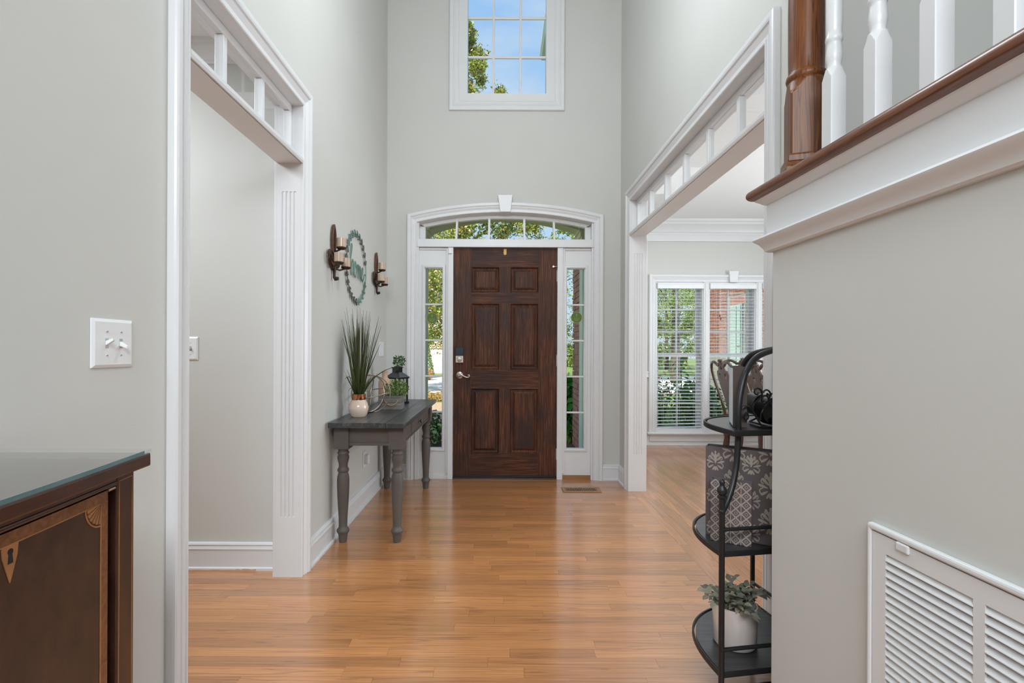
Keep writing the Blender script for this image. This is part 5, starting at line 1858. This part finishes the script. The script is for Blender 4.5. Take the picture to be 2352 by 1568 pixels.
# ================================================================== DINING SET
dt = thing('dining_table', (3.25, 4.45, 0), 'dark wooden dining table with polished top behind the chairs', 'dining table')
DTZ = .725
tp = []
x0, x1, y0, y1, rr = 2.62, 3.75, 3.35, 5.28, .10
for (cx_, cy_, a0) in ((x1 - rr, y1 - rr, 0), (x0 + rr, y1 - rr, 90), (x0 + rr, y0 + rr, 180), (x1 - rr, y0 + rr, 270)):
    for k in range(7):
        a = R(a0 + 15 * k)
        tp.append((cx_ + rr * math.cos(a), cy_ + rr * math.sin(a)))
obj('tabletop', MB().prism(tp, lambda u, v, t: (u, v, t), DTZ - .028, DTZ), mat('table_polish', (.06, .03, .02), rough=.12, coat=.8, coat_rough=.05), dt, bevel=.006)
obj('apron', MB().box(x0 + .10, x1 - .10, y0 + .10, y0 + .125, DTZ - .11, DTZ - .028).box(x0 + .10, x1 - .10, y1 - .125, y1 - .10, DTZ - .11, DTZ - .028).box(x0 + .10, x0 + .125, y0 + .10, y1 - .10, DTZ - .11, DTZ - .028).box(x1 - .125, x1 - .10, y0 + .10, y1 - .10, DTZ - .11, DTZ - .028), WALNUT, dt)


def cabriole(x, y, h, dx, dy, s=1.0):
    pr = [(.0, h, .036), (.010, h - .06, .038), (.016, h - .13, .030), (.006, h * .55, .022), (-.012, h * .28, .016), (-.010, h * .12, .015), (.012, .03, .022), (.016, .0, .026)]
    return MB().tube([(x + dx * a * s, y + dy * a * s, z) for a, z, r_ in pr], [r_ * s for a, z, r_ in pr], 10)


for x, dx in ((x0 + .27, -1), (x1 - .27, 1)):
    for y, dy in ((y0 + .12, -1), (y1 - .12, 1)):
        obj('leg', cabriole(x, y, DTZ - .03, dx * .7, dy * .7, 1.25), WALNUT, dt, smooth=60)


def build_chair(label):
    """queen anne chair facing local +X, origin on the floor under the seat"""
    c = thing('dining_chair', (0, 0, 0), label, 'chair', 'dining chairs')
    def bk(z):
        return -.215 - .135 * max(0.0, (z - .45) / .6) ** 1.15
    half = [(.150, .44), (.155, .52), (.172, .62), (.200, .72), (.228, .81), (.242, .89), (.238, .955), (.212, 1.005), (.165, 1.030), (.115, 1.022), (.075, .998), (.045, 1.000), (.020, 1.020), (0, 1.026)]
    pts = spline(half, 5)
    full = pts + [(-a, b) for a, b in pts[::-1][1:]]
    rad = []
    for a, b in full:
        rad.append(.0165 if b < .95 else .015)
    obj('back_frame', MB().tube([(bk(b), a, b) for a, b in full], rad, 10, flat=.85, up=(1, 0, 0)), WALNUT, c, local=True, smooth=60)
    spl = [(.060, .46), (.058, .54), (.070, .63), (.092, .72), (.112, .80), (.122, .87), (.118, .915), (.098, .945), (.078, .935), (.068, .955), (.050, .985), (.030, 1.005)]
    sp = spline(spl, 4)
    out = sp + [(-a, b) for a, b in sp[::-1]]
    h1 = [(.060 + .020 * math.cos(a) * (1.0 if math.sin(a) > 0 else .7), .885 + .034 * math.sin(a)) for a in [2 * math.pi * q / 12 for q in range(12)]]
    h2 = [(-a, b) for a, b in h1[::-1]]
    obj('splat', MB().prism(out, lambda u, v, t: (bk(v) + t, u, v), -.007, .007, holes=[h1, h2]), WALNUT, c, local=True)
    cr_ = MB()
    for (yy, zz, sx_, sz_) in ((0, 1.03, .036, .026), (.028, 1.018, .022, .016), (-.028, 1.018, .022, .016), (0, .985, .022, .034), (.018, 1.045, .014, .016), (-.018, 1.045, .014, .016)):
        rings = []
        for k in range(6):
            a = math.pi * k / 5
            r_ = max(.02, math.sin(a))
            rings.append([(bk(zz) + .004 + .018 * r_ * math.cos(2 * math.pi * q / 10), yy + sx_ * r_ * math.sin(2 * math.pi * q / 10), zz - sz_ * math.cos(a)) for q in range(10)])
        cr_.loft(rings)
    obj('carved_crest', cr_, WALNUT, c, local=True, smooth=60)
    seat = [(-.21, .19), (.21, .245), (.235, .22), (.235, -.22), (.21, -.245), (-.21, -.19)]
    obj('seat_rail', MB().prism(seat, lambda u, v, t: (u, v, t), .40, .455), WALNUT, c, local=True, bevel=.004)
    s2_ = [(a * .93, b * .92) for a, b in seat]
    s3_ = [(a * .80, b * .78) for a, b in seat]
    obj('seat', MB().loft([[(a, b, .455) for a, b in s2_], [(a, b, .475) for a, b in s2_], [(a, b, .495) for a, b in s3_]]), SEATF, c, local=True, smooth=60)
    for sg in (-1, 1):
        obj('leg', cabriole(.195, sg * .205, .42, .7, sg * .7, .95), WALNUT, c, local=True, smooth=60)
        obj('leg', MB().tube([(-.205, sg * .160, .46), (-.205, sg * .160, .28), (-.235, sg * .165, .10), (-.27, sg * .170, 0)], [.019, .018, .016, .015], 8, flat=1.1, up=(0, 1, 0)), WALNUT, c, local=True, smooth=60)
    return c


ch0 = build_chair('carved walnut dining chair nearest the left window, shown side on')
ch0.location = (2.54, 4.99, 0)
# spots: x, y, facing angle
for (x, y, rz, lb) in ((2.50, 4.235, 0, 'carved walnut dining chair cut off by the white door casing'), (2.74, 5.575, R(-112), 'carved walnut dining chair behind the tall brown book')):
    c = dup(ch0)
    c.location = (x, y, 0)
    c.rotation_euler = (0, 0, rz)
    c['label'] = lb
# ================================================================== OUTSIDE
GZ = -.20
obj('lawn', MB().box(-40, 60, YF + .16, 90, GZ - .3, GZ), GRASSM, label='sunlit green lawn in front of the house', cat='lawn', kind='structure')
obj('driveway', MB().box(-40, 60, 15.6, 25.5, GZ - .02, GZ + .006), CONC, label='pale concrete driveway across the front lawn', cat='driveway', kind='structure')
obj('mulch_bed', MB().box(-6, .6, 9.4, 12.6, GZ - .02, GZ + .02), MULCH, label='dry leaf mulch bed in front of the porch', cat='flower bed', kind='structure')
obj('porch_floor', MB().box(-1.8, .95, YF + .16, 5.35, GZ, -.03), CONC, label='concrete porch floor', cat='porch', kind='structure')

# ---- porch
po = thing('porch', (XC, 5.1, -.03), 'olive painted arched porch outside the front door', 'porch', kind='structure')
PYa, PYb = 5.06, 5.26
CL, CR = (-.95, -.752), (.833, 1.00)
for (a, b), w in ((CL, 'left'), (CR, 'right')):
    obj('column', MB().box(a, b, PYa, PYb, -.03, 2.30), PORCHL, po, bevel=.004)
    cpm = MB()
    for k, (dz, e) in enumerate(((0, .012), (.05, .028), (.10, .045), (.14, .06))):
        cpm.box(a - e, b + e, PYa - e, PYb + e, 2.24 + dz, 2.24 + dz + .052)
    obj('capital', cpm, PORCH, po, bevel=.004)
# arched fascia with soffit
af = MB()
hx = .80
rings = []
zs_spring, zcrown = 2.33, 2.487
Rr = (hx * hx + (zcrown - zs_spring) ** 2) / (2 * (zcrown - zs_spring))
for k in range(25):
    x = XC - hx + 2 * hx * k / 24
    z = zcrown - (Rr - math.sqrt(Rr * Rr - (x - XC) ** 2))
    rings.append([(x, PYa, z), (x, PYb, z), (x, PYb, 2.95), (x, PYa, 2.95)])
af.loft(rings)
af.box(-1.8, XC - hx, PYa, PYb, 2.42, 2.95).box(XC + hx, 1.0, PYa, PYb, 2.42, 2.95)
obj('arch_fascia', af, PORCH, po, smooth=30)
rings = []
for k in range(25):
    x = XC - hx + 2 * hx * k / 24
    z = zcrown - (Rr - math.sqrt(Rr * Rr - (x - XC) ** 2))
    rings.append([(x, PYa - .02, z), (x, PYa + .004, z), (x, PYa + .004, z + .05), (x, PYa - .02, z + .05)])
obj('arch_band', MB().loft(rings), PORCH, po, smooth=30)
obj('porch_ceiling', MB().box(-1.8, .98, YF + .16, 5.35, 2.95, 3.05), PORCH, po)

# ---- brick outside wall of the dining room
bwall = obj('wall_brick', MB().box(.925, 1.055, YF + .16, DY + .16, GZ, 5.0).box(.925, DXR + .2, DY + .165, DY + .25, GZ, .0).box(1.06, DXR + .2, DY + .17, DY + .30, 2.3, 5.0), MORTAR, label='red brick outside wall beside the porch', cat='wall', kind='structure')
brr = random.Random(2)
bl_, bh, mj = .200, .0575, .010
for r_ in range(36):
    z0 = -.12 + r_ * (bh + mj)
    off = (bl_ + mj) / 2 * (r_ % 2)
    yb = DY + .19
    y = yb + off * 0
    first = True
    y1 = yb
    while y1 > 5.25:
        L = bl_ if not (first and r_ % 2) else bl_ / 2
        first = False
        y0 = y1 - L
        px_ = brr.uniform(.908, .914)
        o = obj('brick', MB().box(px_, .930, y0, y1, z0, z0 + bh), BRICK, bwall)
        y1 = y0 - mj

# ---- second storey eave and gutter over the dining room
ev = thing('eave', (.49, 6.0, 4.9), 'pale green gutter and eave outside the upper window', 'gutter')
GX, GZ2, GY1 = .500, 4.915, 6.52
obj('gutter', MB().prism([(GX, GZ2 + .12), (GX, GZ2 + .05), (GX + .025, GZ2 + .0), (GX + .085, GZ2), (GX + .085, GZ2 + .12)], lambda u, v, t: (u, t, v), YF + .2, GY1), GUTTER, ev)
obj('soffit', MB().box(GX + .085, 1.2, YF + .16, GY1 - .01, GZ2 + .03, GZ2 + .20), PORCH, ev)
obj('fascia', MB().box(GX + .085, GX + .11, YF + .16, GY1, GZ2 - .06, GZ2 + .16), PORCH, ev)
obj('roof_edge', MB().hexa([(GX + .05, YF + .16, GZ2 + .12), (1.4, YF + .16, GZ2 + .62), (1.4, GY1 + .02, GZ2 + .62), (GX + .05, GY1, GZ2 + .12)], [(GX + .05, YF + .16, GZ2 + .15), (1.4, YF + .16, GZ2 + .66), (1.4, GY1 + .02, GZ2 + .66), (GX + .05, GY1, GZ2 + .15)]), ROOFM, ev)

# ---- garage wing at right with shuttered window
wg = thing('garage_wing', (6.1, 13, GZ), 'red brick wing with pale green shuttered window seen through the middle blind', 'building')
WX = 6.0
obj('wall', MB().box(WX + .012, WX + .3, 9.0, 14.95, GZ, 4.2), MORTAR, wg)
WY0, WY1, WZ0, WZ1 = 12.32, 13.02, .75, 2.32
bricks = 0
for r_ in range(44):
    z0 = .55 + r_ * .0685
    if z0 > 3.3:
        break
    y1 = 14.96
    first = True
    while y1 > 12.0 and bricks < 292:
        L = .205 if not (first and r_ % 2) else .10
        first = False
        y0 = y1 - L
        inwin = (y0 < WY1 + .02 and y1 > WY0 - .02 and z0 < WZ1 + .22 and z0 + .058 > WZ0)
        if not inwin and 1.05 < z0 < 2.85 and y0 > 12.85:
            px_ = WX + brr.uniform(-.004, .004)
            obj('brick', MB().box(px_, WX + .02, y0, y1, z0, z0 + .058), BRICK, wg)
            bricks += 1
        y1 = y0 - .011
sm = MB()
y = WY0 - .02
while y < WY1 + .02:
    sm.box(WX - .004, WX + .02, y, y + .058, WZ1 + .005, WZ1 + .205)
    y += .069
z = .6
while z < 3.3:
    y = 9.2 if z > 1.05 else 9.2
    while y < (12.8 if z > 1.05 else 14.7):
        if not (y + .2 > WY0 - .03 and z < WZ1 + .22):
            sm.box(WX - .002, WX + .02, y, y + .2, z, z + .058)
        y += .211
    z += .0685
obj('bricks', sm, BRICK, wg, kind='stuff')
wf = obj('window_frame', MB().box(WX - .02, WX + .03, WY0, WY1, WZ0, WZ1), SHUT, wg)
obj('window_glass', MB().box(WX - .026, WX - .018, WY0 + .33, WY0 + .36, WZ0 + .05, WZ1 - .03).box(WX - .026, WX - .018, WY0 + .10, WY0 + .135, WZ0 + .05, WZ1 - .03).box(WX - .026, WX - .018, WY0 + .10, WY0 + .36, WZ0 + .5, WZ0 + .53).box(WX - .03, WX - .018, WY0 - .05, WY0 + .04, WZ0, WZ1), DKFRAME, wf)
obj('roof', MB().box(WX - .4, WX + 4, 8.8, 15.3, 4.2, 4.4), ROOFM, wg)


# ---- plants
def crown(fn, n, size, seed, asp=.6):
    q = random.Random(seed)
    vs, fs = [], []
    for i in range(n):
        c = Vector(fn(q))
        d = Vector((q.gauss(0, 1), q.gauss(0, 1), q.gauss(-.2, .8))).normalized()
        s = d.cross(Vector((q.gauss(0, 1), q.gauss(0, 1), q.gauss(0, 1)))).normalized()
        L = size * q.uniform(.6, 1.4)
        b = len(vs)
        m = c + d * L * .5
        vs += [tuple(c), tuple(m + s * L * asp * .5), tuple(c + d * L), tuple(m - s * L * asp * .5)]
        fs.append((b, b + 1, b + 2, b + 3))
    mb = MB()
    mb.v, mb.f = vs, fs
    return mb


def tree(x, y, h, z0c, rfn, n, size, seed, trunk_r, m, label, name='tree'):
    t = thing(name, (x, y, GZ), label, 'tree')
    tr_ = MB()
    tr_.tube([(x, y, GZ - .05), (x + .03, y, z0c + .3), (x - .05, y + .05, z0c + (h - z0c) * .5), (x, y, h * .92)], [trunk_r * 1.25, trunk_r, trunk_r * .55, .02], 10)
    q = random.Random(seed + 100)
    for k in range(9):
        zb = z0c + (h - z0c) * (.05 + .08 * k)
        a = q.uniform(0, 6.28)
        rr = rfn((zb + .8 - z0c) / (h - z0c)) * .75
        tr_.tube([(x, y, zb), (x + rr * .5 * math.cos(a), y + rr * .5 * math.sin(a), zb + .5), (x + rr * math.cos(a), y + rr * math.sin(a), zb + 1.0)], [trunk_r * .35, trunk_r * .2, .01], 6)
    obj('trunk', tr_, BARK, t, smooth=60)
    clumps = []
    for k in range(240):
        f = q.random() ** 1.35
        a = q.uniform(0, 6.28)
        r_ = rfn(f) * math.sqrt(q.uniform(.25, 1))
        clumps.append((x + r_ * math.cos(a), y + r_ * math.sin(a), z0c + (h - z0c) * f, q.uniform(.25, .6) * max(.35, rfn(f) / max(rfn(.3), .1))))
    def fn(qq):
        cx_, cy_, cz_, cr_ = clumps[qq.randrange(len(clumps))]
        return (cx_ + qq.gauss(0, .5) * cr_, cy_ + qq.gauss(0, .5) * cr_, cz_ + qq.gauss(0, .5) * cr_)
    obj('foliage', crown(fn, n, size, seed), m, t, recalc=False, kind='stuff')
    return t


prof1 = lambda f: 3.1 * math.sin(min(1, f * 3.2 + .45) * math.pi / 2) * (1 - max(0, f)) ** .62 + .12
tree(-1.28, 16.4, 11.8, 1.45, prof1, 115000, .08, 1, .16, LF_TREE, 'tall tree with yellow green leaves and orange tips in front of the porch')
prof2 = lambda f: 2.6 * math.sin(max(.05, min(1, f)) * math.pi) ** .6
tree(7.6, 21.7, 9.5, 1.9, prof2, 30000, .085, 2, .17, LF_FAR, 'tree with thick trunk on the lawn seen through the left dining window')
prof3 = lambda f: 3.3 * math.sin(max(.06, min(1, f)) * math.pi) ** .5
for k, (x, y, h, lb) in enumerate(((5.2, 41, 11, 'pale green distant tree seen past the brick porch wall'), (12.0, 36, 10, 'wide green tree far across the lawn behind the left blind'), (19.6, 36, 11, 'dense green tree far across the lawn behind the brick wing'))):
    tree(x, y, h, .1, prof3, 16000, .15, 10 + k, .12, LF_FAR, lb)


def bush(name, x, y, z0, rx, ry, rz, n, size, seed, m, label, cat='bush', asp=.6, inner=.3):
    t = thing(name, (x, y, z0), label, cat)
    st = MB()
    q = random.Random(seed)
    for k in range(5):
        a = q.uniform(0, 6.28)
        st.tube([(x, y, z0 - .02), (x + rx * .3 * math.cos(a), y + ry * .3 * math.sin(a), z0 + rz * .7), (x + rx * .6 * math.cos(a), y + ry * .6 * math.sin(a), z0 + rz * 1.4)], [.012, .009, .004], 5)
    obj('stem', st, BARK, t)
    b = ballfn(x, y, z0 + rz, rx, ry, rz, inner)
    obj('foliage', crown(lambda qq: b(qq)[0], n, size, seed, asp), m, t, recalc=False, kind='stuff')
    return t


# cone topiary and orange shrub near the drive
tp_ = thing('topiary', (-3.62, 24.0, GZ), 'tapering clipped green topiary in the left sidelight', 'bush')
def conefn(q):
    f = q.random() ** 1.4
    a = q.uniform(0, 6.28)
    r_ = .50 * (1 - f) ** .6 * math.sqrt(q.uniform(.6, 1))
    return (-3.62 + r_ * math.cos(a), 24.0 + r_ * math.sin(a), GZ + .1 + 1.95 * f)
obj('foliage', crown(conefn, 5200, .06, 5), LF_TOP, tp_, recalc=False, kind='stuff')
obj('stem', MB().tube([(-3.62, 24, GZ - .02), (-3.62, 24, GZ + 1.6)], [.04, .02], 6), BARK, tp_)
bush('shrub', -3.28, 22.2, GZ, .36, .36, .27, 1400, .06, 6, LF_ORNG, 'small orange autumn shrub beside the topiary')
bush('shrub', -.83, 6.3, GZ, .30, .26, .30, 700, .055, 7, LF_DARK, 'dark leggy azalea low in the left sidelight')
bush('shrub', -1.6, 13.2, GZ, 1.2, .35, .12, 1500, .06, 17, LF_ORNG, 'low dry border plants along the mulch bed')
bush('hydrangea', .95, 7.35, GZ, .30, .42, .50, 620, .15, 8, LF_BUSH, 'big leaved green shrub at the brick corner')
for k, (x, lb) in enumerate(((2.12, 'dark green shrub under the left dining window'), (2.95, 'dark green shrub between the dining windows'), (3.75, 'dark green shrub under the middle dining window'), (4.56, 'dark green shrub under the right dining window'))):
    bush('shrub', x, 7.45, GZ, .35, .40, .47, 1300, .08, 40 + k, LF_BUSH, lb)
# tall big leaved stalk
sx_, sy_ = 2.42, 6.70
sk = thing('tall_plant', (sx_, sy_, GZ), 'tall stalk with big pointed leaves outside the left dining window', 'plant')
obj('stem', MB().tube([(sx_, sy_, GZ), (sx_ + .02, sy_, .5), (sx_, sy_, 1.04)], [.012, .009, .004], 6), LF_BUSH, sk)
q9 = random.Random(9)
for k in range(16):
    z = .55 + .48 * k / 15
    a = k * 2.4
    d = Vector((math.cos(a), math.sin(a), .12))
    L = .19 - .06 * k / 15
    s = d.cross(Vector((0, 0, 1))).normalized()
    p = Vector((sx_, sy_, z))
    rings = []
    for f, w in ((0, .08), (.3, .9), (.55, 1), (.8, .6), (1, .02)):
        c = p + d * L * f + Vector((0, 0, -.10 * L * f * f * 6))
        rings.append([c - s * w * L * .24, c + Vector((0, 0, -.006)), c + s * w * L * .24])
    obj('leaf', MB().loft(rings, caps=False, closed=False), LF_BUSH, sk, recalc=False)
rb_ = bush('rose_bush', 3.0, 9.3, GZ, .35, .3, .42, 500, .06, 60, LF_BUSH, 'rose bush with red blooms beyond the left dining window', 'bush')
fl = MB()
q10 = random.Random(12)
for k in range(22):
    c = (3.0 + q10.uniform(-.34, .3), 9.3 + q10.uniform(-.3, .2), GZ + .85 + q10.uniform(-.32, .18))
    for j in range(7):
        d = Vector((q10.gauss(0, 1), q10.gauss(0, 1), q10.gauss(0, 1))).normalized()
        s = d.orthogonal().normalized()
        p = Vector(c)
        fl.add([p, p + d * .03 + s * .016, p + d * .05, p + d * .03 - s * .016], [(0, 1, 2, 3)])
obj('bloom', fl, LF_RED, rb_, recalc=False, kind='stuff')

# ---- house across the drive
nh = thing('neighbour_house', (-6, 30, GZ), 'pale house with wide garage door across the drive', 'building')
obj('wall', MB().box(-11, -2.6, 29, 36, GZ, 4.2), HOUSEW, nh)
obj('garage_beam', MB().box(-4.6, -2.8, 28.86, 29, 1.24, 1.50), HTAN, nh)
gd = obj('garage_door', MB().box(-4.5, -2.85, 28.94, 29.0, GZ, 1.24), HOUSEW, nh)
for k in range(1, 4):
    obj('panel_joint', MB().box(-4.5, -2.85, 28.93, 28.945, GZ + k * .36, GZ + k * .36 + .02), HTAN, gd)
obj('roof', MB().hexa([(-11.4, 28.6, 4.2), (-2.2, 28.6, 4.2), (-2.2, 36.4, 4.2), (-11.4, 36.4, 4.2)], [(-11.4, 31.6, 5.7), (-2.2, 31.6, 5.7), (-2.2, 33.4, 5.7), (-11.4, 33.4, 5.7)]), ROOFM, nh)
